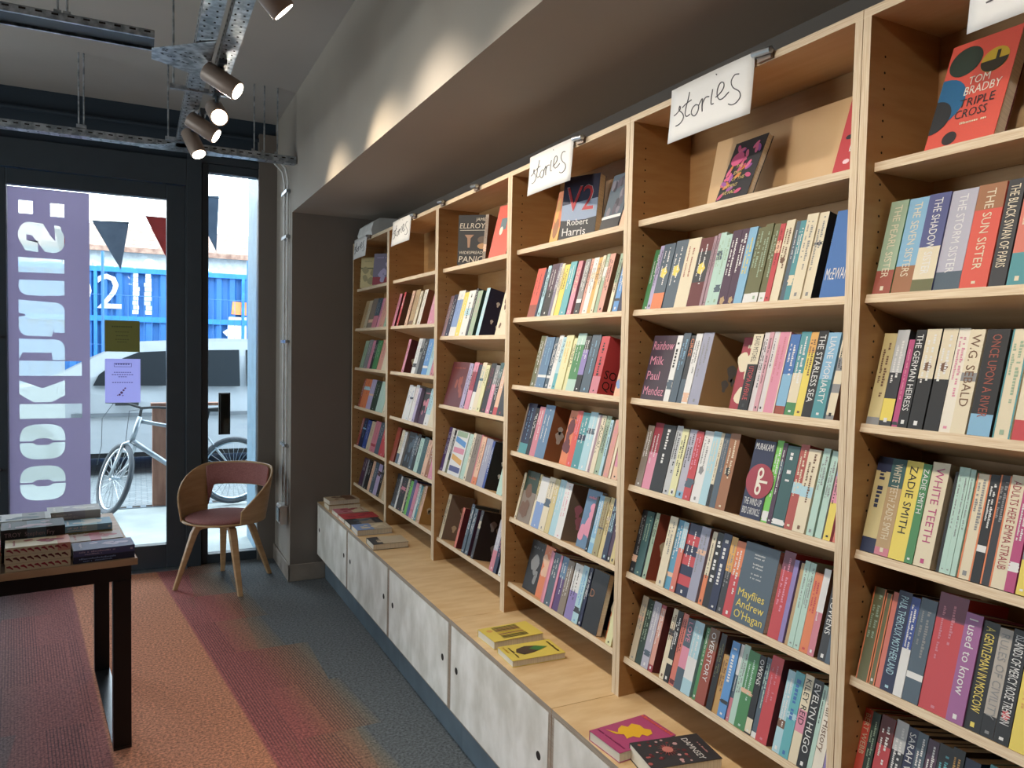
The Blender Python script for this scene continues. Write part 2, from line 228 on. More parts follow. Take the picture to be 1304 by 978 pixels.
 'D4': (0.985, """34423 34027 purple|c:white; 34027 33649 white|c:grey; 33649 33359 black|b:0-.3:olive; 33359 31861 white|h214|Z; 31861 31376 mint|c:white; 31376 31127 cream; 31127 30520 taupe|c:black; 30520 30391 rose|n; 30391 29913 peach|b:0-.15:orange|E:orange|n; 29913 29269 lavender|c:white; 29269 29047 royal blue|c:white|s:black; 27796 27289 mint|c:white"""),
 'D5': (0.65, """34368 34011 cream|s:taupe|n; 32364 32130 coral|s:maroon|h190|n; 31445 31136 slate|c:white; 31136 30772 slate|c:white|n|s:plum; 30379 30121 charcoal|s:black|c:grey; 28456 28016 rose|b:.4-1:lilac grey|c:white; 28016 27708 navy|c:rose; 27566 27277 white|n"""),
 'E2': (1.709, """42460 42002 pink|s:maroon|n; 41549 41222 red|s:brown|n; 40098 39652 peach|n; 39474 38799 tan|c:brown; 38799 38364 cream|n; 38079 37545 ivory|s:copper|n; 36526 35415 pink|c:white"""),
 'E3': (1.446, """40553 40181 pink|s:maroon|n; 38951 38327 white|c:grey; 38327 37938 grey|c:black; 37938 37329 black|c:white; 37329 36566 azure|c:white; 36566 36052 light blue|n; 35993 35528 rose|h150|n"""),
 'E4': (1.184, """40439 39869 white|c:blue; 39869 39312 white|c:blue; 39312 38769 white|c:rose; 38769 38370 lilac|n; 38304 37026 black|f|r20|b:0-.35:plum|c:rose; 36902 36234 white|b:.3-1:light blue; 36234 35297 cream|c:pale yellow"""),
 'E5': (0.918, """42460 41780 rust|c:red; 41506 41025 cream|b:0-.3:slate; 41025 40584 white|n; 40496 39265 black|f|r10|c:slate; 39265 38787 slate|c:white; 38787 38359 black|n; 38359 37770 mint|n; 37770 37096 dark teal|c:grey; 37096 36539 peach|n; 36539 36020 copper|n; 36020 35179 pink|c:white"""),
 'E6': (0.655, """42222 41508 charcoal|c:grey; 41508 41258 white|n; 41258 40362 black|c:rose; 40362 40076 cream|n; 40076 39840 black|n; 39840 39422 lime green|n; 39422 38966 indigo|c:grey; 38966 38518 pink|c:rose; 38518 38166 white|n; 38166 37820 teal|n; 37820 37606 tan|n; 37606 37255 peach|s:ochre|n"""),
 'F2': (1.709, """49575 48634 tan|n; 48634 47954 beige|n; 47954 46771 taupe|c:grey; 46771 45744 slate|b:0-.4:rose; 45744 45219 pink|n; 45219 44200 salmon|n; 44200 43413 sage|n"""),
 'F3': (1.446, """49463 48661 sage|n; 48661 47784 grey|n; 47784 47159 pink|n; 47159 46530 charcoal|n; 46530 45525 green|n; 45525 44489 salmon|n; 44489 43461 cream|c:grey"""),
 'F4': (1.184, """49866 49352 rust|n; 49352 47865 orange|c:rust; 47865 46823 lilac|c:white; 46823 45589 dark green|n; 45589 44174 mint|c:white; 44174 43511 cream|n"""),
 'F5': (0.918, """50066 49546 rust|n; 49546 48634 navy|c:sky blue; 48634 47809 royal blue|n; 47809 46952 beige|n; 46952 45832 rose|c:crimson; 45832 44878 slate|c:white; 44878 43725 red|n"""),
 'F6': (0.655, """49558 48552 plum|n; 48552 48224 grey|n; 48224 47369 black|n; 47369 46827 peach|n; 46827 46094 slate|n; 46094 45342 lilac|c:rose; 45342 44820 black|n; 44820 44197 tan|n; 44197 43370 beige|n"""),
}
# ---------------------------------------------------------------- room shell
CEIL = 3.2; YG = 5.75; XW = -0.40; SOF = 2.46; XB = 0.262; XL = -5.2; YB = -4.5; YR = 5.09
def boxobj(name, x0, x1, y0, y1, z0, z1, mat, parent=None):
    mb = MB(); mb.box(x0, x1, y0, y1, z0, z1); return mb.build(name, mat, parent)

# carpet
fm = bpy.data.materials.new('striped_carpet_tiles'); fm.use_nodes = True; nt = fm.node_tree; P = nt.nodes['Principled BSDF']; P.inputs['Roughness'].default_value = 0.95
def N(t, **k):
    n = nt.nodes.new(t)
    for a, b in k.items(): setattr(n, a, b)
    return n
def math_(op, a, b=None, c=None):
    n = N('ShaderNodeMath', operation=op)
    for i, v in enumerate((a, b, c)):
        if v is None: continue
        if hasattr(v, 'links'): nt.links.new(v, n.inputs[i])
        else: n.inputs[i].default_value = v
    return n.outputs[0]
tc = N('ShaderNodeTexCoord'); sp = N('ShaderNodeSeparateXYZ'); nt.links.new(tc.outputs['Object'], sp.inputs[0])
X, Y = sp.outputs[0], sp.outputs[1]
# stripe coordinate: the stripes run almost along y, drifting to -x with distance
s_ = math_('ADD', math_('ADD', X, math_('MULTIPLY', math_('SUBTRACT', Y, 4.0), 0.125)), 0.0)
# staggered tile columns: random jog per half-metre tile
ty = math_('FLOOR', math_('MULTIPLY', Y, 2.0))
wn_ = N('ShaderNodeTexWhiteNoise', noise_dimensions='2D'); cmb = N('ShaderNodeCombineXYZ')
nt.links.new(ty, cmb.inputs[0]); nt.links.new(math_('FLOOR', math_('MULTIPLY', X, 4.0)), cmb.inputs[1]); nt.links.new(cmb.outputs[0], wn_.inputs['Vector'])
jog = math_('MULTIPLY', math_('SUBTRACT', wn_.outputs['Value'], 0.5), 0.17)
smid = math_('COMPARE', s_, -1.25, 0.33)     # inside the orange band no jog
sj = math_('ADD', s_, math_('MULTIPLY', jog, math_('SUBTRACT', 1.0, smid)))
cr = N('ShaderNodeValToRGB'); el = cr.color_ramp
fac = math_('MULTIPLY', math_('ADD', sj, 3.0), 1.0 / 3.0)      # s -3..0 -> 0..1
nt.links.new(fac, cr.inputs[0]); el.interpolation = 'LINEAR'
def st(v, h):
    p = (v + 3.0) / 3.0; return p, (*hx(h), 1)
stops = [(-2.3, '4a4f54'), (-2.02, '54504e'), (-1.90, '655252'), (-1.80, '73504e'), (-1.66, '84504e'), (-1.53, '8a5452'), (-1.511, '8a5452'), (-1.509, 'b57a60'), (-1.0, 'b5785a'), (-0.989, 'b5785a'), (-0.987, '9a5450'),
         (-0.86, '92504a'), (-0.76, '8a5a48'), (-0.66, '7a6250'), (-0.58, '66625a'), (-0.555, '606261'), (-0.552, '54595d'), (-0.2, '54595d')]
while len(el.elements) > 1: el.elements.remove(el.elements[-1])
el.elements[0].position, el.elements[0].color = st(*stops[0])
for v in stops[1:]:
    e = el.elements.new(st(*v)[0]); e.color = st(*v)[1]
# fine dark pin lines outside the plain bands
wv = N('ShaderNodeTexWave', wave_type='BANDS', bands_direction='X'); wv.inputs['Scale'].default_value = 26.0; wv.inputs['Distortion'].default_value = 0.3
cm2 = N('ShaderNodeCombineXYZ'); nt.links.new(s_, cm2.inputs[0]); nt.links.new(cm2.outputs[0], wv.inputs['Vector'])
inL = math_('COMPARE', sj, -1.85, 0.32); inR = math_('COMPARE', sj, -0.76, 0.215)
wn2 = N('ShaderNodeTexWhiteNoise', noise_dimensions='2D'); cm3 = N('ShaderNodeCombineXYZ'); nt.links.new(ty, cm3.inputs[0]); nt.links.new(math_('FLOOR', math_('MULTIPLY', s_, 7.0)), cm3.inputs[1]); nt.links.new(cm3.outputs[0], wn2.inputs['Vector'])
msk = math_('MULTIPLY', math_('MINIMUM', math_('ADD', inL, inR), 1.0), math_('ADD', 0.12, math_('MULTIPLY', wn2.outputs['Value'], 0.6)))
ln = math_('MULTIPLY', math_('GREATER_THAN', wv.outputs['Fac'], 0.72), msk)
mxl = N('ShaderNodeMix', data_type='RGBA'); nt.links.new(ln, mxl.inputs[0]); nt.links.new(cr.outputs[0], mxl.inputs[6]); mxl.inputs[7].default_value = (*hx('3a2c32'), 1)
nz = N('ShaderNodeTexNoise'); nz.inputs['Scale'].default_value = 85; nz.inputs['Detail'].default_value = 4; nz.inputs['Roughness'].default_value = .75; nt.links.new(tc.outputs['Object'], nz.inputs['Vector'])
crn = N('ShaderNodeValToRGB'); nt.links.new(nz.outputs['Fac'], crn.inputs[0]); crn.color_ramp.elements[0].position = 0.34; crn.color_ramp.elements[0].color = (0.40, 0.40, 0.42, 1); crn.color_ramp.elements[1].position = 0.66; crn.color_ramp.elements[1].color = (2.2, 2.16, 2.1, 1)
mxn = N('ShaderNodeMix', data_type='RGBA', blend_type='MULTIPLY'); mxn.inputs[0].default_value = 0.85; nt.links.new(mxl.outputs[2], mxn.inputs[6]); nt.links.new(crn.outputs[0], mxn.inputs[7])
nt.links.new(mxn.outputs[2], P.inputs['Base Color'])
bp = N('ShaderNodeBump'); bp.inputs['Strength'].default_value = 0.5; bp.inputs['Distance'].default_value = 0.004; nt.links.new(nz.outputs['Fac'], bp.inputs['Height']); nt.links.new(bp.outputs[0], P.inputs['Normal'])

struct(boxobj('floor', XL, XB, YB, YG + 0.05, -0.12, 0.0, fm))
struct(boxobj('ceiling', XL, XB + 0.2, YB, YG + 0.12, CEIL, CEIL + 0.15, 'ceiling'))
# right wall: pier beside the glazing, bulkhead over the recess, soffit, recess back
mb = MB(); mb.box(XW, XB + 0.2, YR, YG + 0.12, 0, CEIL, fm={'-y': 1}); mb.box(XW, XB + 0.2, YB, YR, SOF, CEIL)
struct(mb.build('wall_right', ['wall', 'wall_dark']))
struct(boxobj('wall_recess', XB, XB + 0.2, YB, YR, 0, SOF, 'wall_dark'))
mb = MB(); X0, X1 = XL - 0.15, XL
mb.box(X0, X1, YB, YG + .12, 0, .45); mb.box(X0, X1, YB, YG + .12, 2.5, CEIL); mb.box(X0, X1, YB, 1.9, .45, 2.5); mb.box(X0, X1, 4.6, YG + .12, .45, 2.5)
struct(mb.build('wall_left', 'wall'))
struct(boxobj('wall_back', XL, XB + 0.2, YB - 0.15, YB, 0, CEIL, 'wall'))
# wall over the shopfront
struct(boxobj('wall_front', XL, XW, YG + 0.02, YG + 0.12, 2.86, CEIL, 'navywall'))
mb = MB(); mb.box(XW - 0.012, XW, YR - 0.012, YG - 0.02, 0, 0.115); mb.box(XW - 0.012, -0.165, YR - 0.012, YR, 0, 0.115)
struct(bevel(mb.build('baseboard_right', 'skirting'), 0.004))
mb = MB(); mb.box(XW - 0.125, XW, YG - 0.05, YG + 0.02, 0, 3.1)
struct(mb.build('trim_1', 'wall_dark'))
mb = MB(); mb.cyl((XL, YG - 0.02, 3.06), (XW, YG - 0.02, 3.06), 0.014)
tag(mb.build('conduit_pipe', 'navywall'), 'thin dark conduit running along the dark blue wall above the shopfront', 'pipe')

# ---------------------------------------------------------------- shopfront glazing
gm = bpy.data.materials.new('clear_glass'); gm.use_nodes = True; g = gm.node_tree; g.nodes.clear()
go = g.nodes.new('ShaderNodeOutputMaterial'); gt = g.nodes.new('ShaderNodeBsdfTransparent'); gt.inputs[0].default_value = (0.93, 0.97, 0.97, 1)
gg = g.nodes.new('ShaderNodeBsdfGlossy'); gg.inputs['Roughness'].default_value = 0.02; gx = g.nodes.new('ShaderNodeMixShader'); fr = g.nodes.new('ShaderNodeFresnel'); fr.inputs[0].default_value = 1.35
g.links.new(fr.outputs[0], gx.inputs[0]); g.links.new(gt.outputs[0], gx.inputs[1]); g.links.new(gg.outputs[0], gx.inputs[2]); g.links.new(gx.outputs[0], go.inputs[0])
def film_mat(name, col, trans, transp, tcol=(1, 1, 1)):
    m = bpy.data.materials.new(name); m.use_nodes = True; n = m.node_tree; n.nodes.clear()
    o = n.nodes.new('ShaderNodeOutputMaterial'); d = n.nodes.new('ShaderNodeBsdfDiffuse'); d.inputs[0].default_value = (*col, 1)
    t = n.nodes.new('ShaderNodeBsdfTranslucent'); t.inputs[0].default_value = (*col, 1)
    x = n.nodes.new('ShaderNodeMixShader'); x.inputs[0].default_value = trans; n.links.new(d.outputs[0], x.inputs[1]); n.links.new(t.outputs[0], x.inputs[2])
    p = n.nodes.new('ShaderNodeBsdfTransparent'); p.inputs[0].default_value = (*tcol, 1)
    y = n.nodes.new('ShaderNodeMixShader'); y.inputs[0].default_value = transp; n.links.new(x.outputs[0], y.inputs[1]); n.links.new(p.outputs[0], y.inputs[2])
    n.links.new(y.outputs[0], o.inputs[0]); return m
MATS['film'] = film_mat('lilac_window_vinyl', hx('b2aabd'), 0.78, 0.02)
MATS['frost'] = film_mat('frosted_window_film', hx('ccd6d2'), 0.8, 0.28)
MATS['notice_olive'] = film_mat('olive_paper', hx('8a8758'), 0.45, 0.0)
MATS['notice_lilac'] = film_mat('lilac_paper', hx('cfcdf0'), 0.66, 0.0)

def pane(name, x0, x1, z0, z1, parent, y=YG + 0.03):
    mb = MB(); mb.box(x0, x1, y, y + 0.006, z0, z1); return mb.build(name, gm, parent)
def frame_rect(mb, x0, x1, z0, z1, t, y0, y1):
    """rectangular ring, glass opening x0..x1, z0..z1; t = (left,right,bottom,top)"""
    mb.box(x0 - t[0], x0, y0, y1, z0 - t[2], z1 + t[3]); mb.box(x1, x1 + t[1], y0, y1, z0 - t[2], z1 + t[3])
    mb.box(x0, x1, y0, y1, z0 - t[2], z0); mb.box(x0, x1, y0, y1, z1, z1 + t[3])
def glazed(name, x0, x1, z0, z1, t, y0=YG - 0.02, y1=YG + 0.06):
    e = empty(name, ((x0 + x1) / 2, YG, 0)); struct(e)
    mb = MB(); frame_rect(mb, x0, x1, z0, z1, t, y0, y1)
    f = mb.build('frame', 'frame', None); bevel(f, 0.004); pn = pane('pane', x0, x1, z0, z1, None)
    for c in (f, pn): c.parent = e; c.location = -Vector(e.location)
    return e
door = glazed('door_1', -2.058, -1.132, 0.171, 2.575, (0.075, 0.12, 0.165, 0.10), YG - 0.03, YG + 0.045)
side = glazed('window_1', -0.861, -0.527, 0.068, 2.792, (0.045, 0.06, 0.066, 0.06))
door2 = glazed('door_2', -3.10, -2.19, 0.171, 2.575, (0.10, 0.05, 0.165, 0.10), YG - 0.03, YG + 0.045)
win2 = glazed('window_2', -5.05, -3.30, 0.25, 2.78, (0.10, 0.06, 0.25, 0.07))
w3 = empty('added_side_window', (XL, .6, 0)); struct(w3); mb = MB()  # added window in the unseen left wall, lets in extra daylight
for i in range(3): yy = 1.93 + i * 1.32; mb.box(XL - .12, XL - .04, yy - .03, yy + .03, .45, 2.5)
mb.box(XL - .12, XL - .04, 1.9, 4.6, .45, .52); mb.box(XL - .12, XL - .04, 1.9, 4.6, 2.43, 2.5)
f = mb.build('frame', 'frame'); mb = MB(); mb.box(XL - .09, XL - .084, 1.9, 4.6, .52, 2.43); pn_ = mb.build('pane', gm)
for c in (f, pn_): c.parent = w3; c.location = -Vector(w3.location)
mb = MB(); mb.box(-1.005, -0.908, YG - 0.05, YG + 0.07, 0, 2.86); mb.box(-3.215, -3.202, YG - 0.05, YG + 0.07, 0, 2.86)
mb.box(-3.2, -1.006, YG - 0.05, YG + 0.07, 2.68, 2.86); mb.box(-1.0, XW, YG - 0.03, YG + 0.07, 2.853, 2.90)
mb.box(-1.012, -1.006, YG - 0.045, YG + 0.06, 0, 2.68)
struct(bevel(mb.build('trim_2', 'frame'), 0.004))
mb = MB(); mb.box(-3.2, -1.0, YG - 0.10, YG + 0.02, 0.0, 0.006); struct(mb.build('trim_3', 'steel'))
# door pull of the leaf
def child(o, par):
    o.parent = par; o.location = Vector(o.location) - Vector(par.location); return o
mb = MB(); mb.cyl((-2.105, YG - 0.11, 0.62), (-2.105, YG - 0.11, 1.74), 0.014, m=0)
for z in (0.75, 1.6): mb.cyl((-2.105, YG - 0.11, z), (-2.105, YG - 0.03, z), 0.009)
child(mb.build('door_handle', 'spot', None, smooth=False), door)
mb = MB(); mb.box(-0.785, -0.705, YG + 0.045, YG + 0.075, 0.925, 1.232); mb.box(-0.775, -0.715, YG + 0.037, YG + 0.045, 0.93, 1.226)
tag(bevel(mb.build('letter_plate', 'black_steel')), 'tall narrow black plate fixed on the sidelight glass behind the chair', 'plate')

# vinyl with cut out letters on the door glass
def curve_fill(name, outer, holes, y, mat):
    cu = bpy.data.curves.new(name, 'CURVE'); cu.dimensions = '2D'; cu.fill_mode = 'BOTH'
    for poly in [outer] + holes:
        s = cu.splines.new('POLY'); s.points.add(len(poly) - 1)
        for i, p in enumerate(poly): s.points[i].co = (p[0], p[1], 0, 1)
        s.use_cyclic_u = True
    ob = bpy.data.objects.new(name, cu); me = bpy.data.meshes.new_from_object(ob); bpy.data.objects.remove(ob, do_unlink=True)
    for v in me.vertices: v.co = (v.co.x, y, v.co.y)
    me.materials.clear(); me.materials.append(MATS[mat])
    o = bpy.data.objects.new(name, me); COL.objects.link(o)
    sol = o.modifiers.new('solidify', 'SOLIDIFY'); sol.thickness = 0.0004; return o
def arc(cx, cz, rx, rz, a0, a1, n=10):
    return [(cx + rx * math.cos(R(a0 + (a1 - a0) * i / n)), cz + rz * math.sin(R(a0 + (a1 - a0) * i / n))) for i in range(n + 1)]
xl, xr, xa = -2.000, -1.744, -1.646; xm = (xl + xr) / 2; hw = (xr - xl) / 2
H = []
def letter_o(z0, z1):
    zc = (z0 + z1) / 2; hz = (z1 - z0) / 2
    def half(sg):
        # superellipse half with a shallow lens taken from the inner edge
        out = []
        for i in range(21):
            t = math.pi * i / 20; c, s = math.cos(t), math.sin(t)
            out.append((xm + hw * (1 if c > 0 else -1) * abs(c) ** 0.62, zc + sg * (0.006 + (hz - 0.006) * abs(s) ** 0.7)))
        inner = [(xm - hw * 0.45, zc + sg * 0.006), (xm - hw * 0.25, zc + sg * 0.022), (xm + hw * 0.25, zc + sg * 0.022), (xm + hw * 0.45, zc + sg * 0.006)]
        return out + inner
    H.append(half(1)); H.append(half(-1))
letter_o(0.527, 0.757); letter_o(0.800, 1.032)
H.append([(xl, 1.070), (xa, 1.070), (xa, 1.166), (xl, 1.166)])                      # k: stem
H.append([(xl, 1.322), (xm, 1.270), (xr, 1.322), (xr, 1.222), (xm + .05, 1.178), (xm - .05, 1.178), (xl, 1.232)])
H.append([(xl, 1.352), (xa, 1.352), (xa, 1.450), (xl, 1.450)])                      # h: stem
H.append([(xl, 1.462), (xl + .02, 1.504), (xr - .075, 1.504), (xr - .07, 1.456), (xr, 1.456)] + arc(xr - .055, 1.537, .055, .055, 0, 90, 6) + [(xl, 1.592)])
H.append([(xl, 1.845), (xl, 1.762), (xl + .035, 1.752), (xl + .035, 1.742), (xl, 1.735)] + arc(xl + .05, 1.675, .05, .062, 180, 268, 6) + [(xr - .075, 1.612), (xr - .06, 1.66), (xr - .06, 1.637), (xr, 1.637)] + arc(xr - .05, 1.78, .05, .055, 0, 90, 6))
H.append([(xl, 2.120), (xr, 2.120), (xr, 2.028), (xl, 2.024)])                      # u
H.append([(xr, 1.980), (xr, 1.884)] + [(xm, 1.876)] + arc(xl + .06, 1.936, .06, .06, 270, 180, 6) + [(xl + .005, 1.975)])
sp_ = arc(xl + .06, 2.265, .06, .085, 200, 90, 8) + [(xm + .01, 2.345), (xm + .05, 2.27), (xm + .075, 2.24), (xr - .05, 2.235), (xr - .05, 2.262), (xr - .055, 2.34), (xr - .02, 2.335)] + arc(xr - .06, 2.245, .065, .085, 45, -90, 10) + [(xm + .02, 2.165), (xm - .02, 2.22), (xm - .05, 2.265), (xl + .045, 2.27), (xl + .045, 2.232), (xl + .11, 2.232), (xl + .11, 2.16), (xl + .04, 2.165)]
H.append(sp_)
H.append([(-1.996, 2.402), (-1.918, 2.402), (-1.918, 2.485), (-1.996, 2.485)]); H.append([(-1.821, 2.397), (-1.743, 2.397), (-1.743, 2.482), (-1.821, 2.482)])
vf = curve_fill('window_vinyl', [(-2.057, 0.175), (-1.598, 0.175), (-1.598, 2.57), (-2.057, 2.57)], H, YG + 0.0275, 'film')
tag(vf, 'lilac vinyl strip with tall cut-out rounded letters on the glass door', 'window vinyl')
mb = MB()
for h_ in H: mb.poly([(min(px, xr), YG + .0287, pz) for px, pz in h_])
tag(mb.build('frosted_film', 'frost'), 'pale frosted film filling the cut-out letters of the lilac vinyl', 'window film')
# notices taped to the glass
def notice(mat, x0, x1, z0, z1, label, rows, inkc, fox=False):
    mb = MB(); yy = YG + 0.0285; mb.box(x0, x1, yy - 0.0006, yy, z0, z1)
    wd = x1 - x0
    for (zf, wf, hf) in rows:
        zz = z0 + (z1 - z0) * zf; n = max(3, int(wf * 16)); L = wd * wf; x = (x0 + x1) / 2 - L / 2; st_ = L / n
        for i in range(n):
            mb.poly([(x + i * st_, yy - 0.001, zz), (x + i * st_ + st_ * .72, yy - 0.001, zz), (x + i * st_ + st_ * .72, yy - 0.001, zz + hf), (x + i * st_, yy - 0.001, zz + hf)], 1)
    if fox:
        xc = (x0 + x1) / 2 - 0.02; zc = z0 + 0.055
        a, b, c_, d = xc - wd * .20 - 0.0, xc + wd * .3, z1 - 0.032, z1 - 0.056
        a = (x0 + x1) / 2 - wd * .25; b = (x0 + x1) / 2 + wd * .25
        for q in ((a, b, c_, c_ + .003), (a, b, d, d + .003), (a, a + .003, d, c_), (b - .003, b, d, c_)):
            mb.poly([(q[0], yy - .001, q[2]), (q[1], yy - .001, q[2]), (q[1], yy - .001, q[3]), (q[0], yy - .001, q[3])], 1)
        for (px, pz, rr) in ((0.0, 0, .007), (.012, .014, .009), (.024, .03, .007), (.034, .044, .006), (-.012, -.004, .004), (.02, -.006, .004)):
            mb.poly([(xc + px + rr * math.cos(t), yy - .001, zc + pz + rr * math.sin(t)) for t in [k * math.pi / 4 for k in range(8)]], 2)
    o = mb.build('notice', [mat, newmat('notice_ink', hx(inkc), 0.8), newmat('fox_ink', hx('7a4f78'), 0.8)])
    return tag(o, label, 'notice', 'notices taped inside the glass door')
notice('notice_olive', -1.511, -1.298, 1.518, 1.732, 'olive square notice taped on the door, above the lilac sheet', [(.78, .6, .009), (.62, .4, .005), (.5, .35, .005), (.38, .4, .005), (.3, .3, .005)], '5f5f3c')
notice('notice_lilac', -1.510, -1.294, 1.169, 1.470, 'lilac paper notice with a boxed heading and small purple sketch', [(.862, .42, .009), (.68, .5, .006), (.63, .62, .006), (.58, .25, .006), (.45, .6, .006)], '6a64a0', True)

# conduits and socket box on the pier
e = empty('conduit_run', (XW - 0.02, 5.2, 0)); tag(e, 'pair of thin pale conduits running down the pier by the sidelight', 'pipe')
for yy in (5.30, 5.18):
    mb = MB(); mb.tube([(XW - 0.014, yy, 0.50), (XW - 0.014, yy, 2.68), (XW - 0.03, yy - 0.0, 2.76), (XW - 0.10, yy - .02, 2.82), (XW - 0.25, yy - 0.10, 2.82)], 0.0075, 8); child(mb.build('pipe', 'white', None, smooth=True), e)
mb = MB()
for z in (0.9, 1.6, 2.3, 2.6): mb.box(XW - 0.03, XW - 0.001, 5.15, 5.33, z, z + .02)
child(mb.build('pipe_clip', 'zinc'), e)
e = empty('socket_box', (XW, 5.25, 0.40)); tag(e, 'small white surface-mounted socket box low on the pier', 'socket')
mb = MB(); mb.box(XW - 0.055, XW - 0.001, 5.16, 5.30, 0.37, 0.50); child(bevel(mb.build('box', 'white'), .008), e)
mb = MB(); mb.box(XW - 0.06, XW - 0.055, 5.18, 5.28, 0.39, 0.48); child(mb.build('face_plate', 'frame'), e)

# ---------------------------------------------------------------- ceiling cable trays, rods and spotlights
def perf(mb, a, b, width, axis, z, m):
    """rows of dark slots on the underside of a tray"""
    L = b - a; n = int(L / 0.045)
    return [(a + (i + .5) * L / n) for i in range(n)]
def tray(name, label, axis, a, b, c, wdt, z0, h, down=True):
    """U section trunking; axis 'x' or 'y', from a to b at cross position c"""
    e = empty(name, ((a + b) / 2 if axis == 'x' else c, c if axis == 'x' else (a + b) / 2, z0)); tag(e, label, 'cable tray')
    mb = MB(); t = 0.002; w2 = wdt / 2
    def bx(p0, p1, q0, q1, r0, r1, m=0):
        if axis == 'x': mb.box(p0, p1, q0, q1, r0, r1, m)
        else: mb.box(q0, q1, p0, p1, r0, r1, m)
    if down:   # open side down, bright lips
        bx(a, b, c - w2, c + w2, z0 + h - t, z0 + h); bx(a, b, c - w2, c - w2 + t, z0, z0 + h); bx(a, b, c + w2 - t, c + w2, z0, z0 + h)
        bx(a, b, c - w2, c - w2 + .012, z0 - t, z0); bx(a, b, c + w2 - .012, c + w2, z0 - t, z0)
        bx(a, b, c - w2 + .02, c + w2 - .02, z0 + .006, z0 + h - .006, 1)
    else:
        bx(a, b, c - w2, c + w2, z0 - t, z0); bx(a, b, c - w2, c - w2 + t, z0, z0 + h); bx(a, b, c + w2 - t, c + w2, z0, z0 + h)
    n = int((b - a) / 0.05)
    for i in range(n):
        p = a + (i + .5) * (b - a) / n; sl = 0.011
        if not down:
            for q in ((c - w2 * .5, c + w2 * .5) if i % 2 else (c - w2 * .62, c + w2 * .38)):
                bx(p - sl / 2, p + sl / 2, q - .0035, q + .0035, z0 - t - .0006, z0 - t, 2)
        for q in (c - w2 - .0006, c + w2):
            bx(p - sl, p + sl, q, q + .0006, z0 + h * .55, z0 + h * .55 + .007, 2)
    o = mb.build('channel', ['zinc', 'black_steel', 'hole'])
    child(o, e); return e
T = []
T.append(tray('cable_tray', 'galvanised trunking with black underside crossing the ceiling, nearer the camera', 'x', -3.9, -1.25, 3.35, 0.15, 2.765, 0.027, True))
T.append(tray('cable_tray', 'galvanised perforated tray crossing just inside the shopfront', 'x', -3.9, XW - 0.01, 4.95, 0.07, 2.74, 0.04, False))
T.append(tray('cable_tray', 'wider perforated tray running away to the shopfront, left of the pair', 'y', YB + .3, 4.86, -1.075, 0.07, 2.735, 0.05, False))
T.append(tray('cable_tray', 'perforated tray carrying the spotlights, right of the pair', 'y', YB + .3, 3.75, -0.985, 0.06, 2.735, 0.05, False))
# flat junction plates
def plate(name, label, pts, z):
    mb = MB(); n = len(pts); mb.poly([(x, y, z) for x, y in pts]); mb.poly([(x, y, z + .002) for x, y in reversed(pts)])
    for i in range(n):
        j = (i + 1) % n; mb.poly([(*pts[i], z), (*pts[j], z), (*pts[j], z + .002), (*pts[i], z + .002)])
    xs = [p[0] for p in pts]; ys = [p[1] for p in pts]
    for i in range(26):
        px = random.uniform(min(xs) + .03, max(xs) - .02); py = sum(ys) / n + random.uniform(-.07, .07)
        mb.poly([(px + .006 * math.cos(k * math.pi / 3), py + .0045 * math.sin(k * math.pi / 3), z - .0005) for k in range(6)], 1)
    return tag(mb.build(name, ['zinc', 'hole']), label, 'bracket')
plate('tray_junction', 'flared perforated junction plate where the near cross tray meets the pair', [(-1.26, 3.29), (-1.26, 3.41), (-1.19, 3.45), (-1.045, 3.56), (-1.045, 3.10), (-1.12, 3.16)], 2.727)
plate('tray_junction', 'flared perforated junction plate beside the shopfront cross tray', [(-1.30, 4.90), (-1.30, 4.98), (-0.85, 4.98), (-0.85, 4.90), (-0.98, 4.84), (-1.02, 4.76), (-1.13, 4.76), (-1.17, 4.84)], 2.733)
def rod(x, y, z, label, bar=0.0, axis='x'):
    e = empty('hanger_rod', (x, y, z)); tag(e, label, 'threaded rod', 'threaded rods hanging the trays')
    mb = MB(); mb.cyl((x, y, z), (x, y, CEIL), 0.0045, 8); child(mb.build('rod', 'zinc'), e)
    mb = MB(); b2 = bar
    if axis == 'x': mb.box(x - .015, x + b2, y - .012, y + .012, z - .004, z + .016)
    else: mb.box(x - .012, x + .012, y - .015, y + b2, z - .004, z + .016)
    child(mb.build('clamp', 'zinc'), e)
rod(-1.575, 3.31, 2.793, 'left rod of the close pair on the near cross tray', .03, 'y'); rod(-1.545, 3.31, 2.793, 'right rod of the close pair on the near cross tray', .03, 'y')
rod(-1.605, 4.92, 2.785, 'left rod of the close pair on the shopfront cross tray', .03, 'y'); rod(-1.580, 4.92, 2.785, 'right rod of the close pair on the shopfront cross tray', .03, 'y')
rod(-1.165, 3.75, 2.73, 'rod hanging the tray pair just past the near junction plate', .23)
rod(-1.155, 4.70, 2.73, 'rod hanging the tray pair close to the shopfront', .16)
rod(-0.66, 4.95, 2.785, 'single rod on the shopfront tray over the sidelight'); rod(-0.52, 4.95, 2.785, 'rod on the shopfront tray nearest the pier'); rod(-0.60, 4.95, 2.785, 'middle rod on the shopfront tray near the pier')

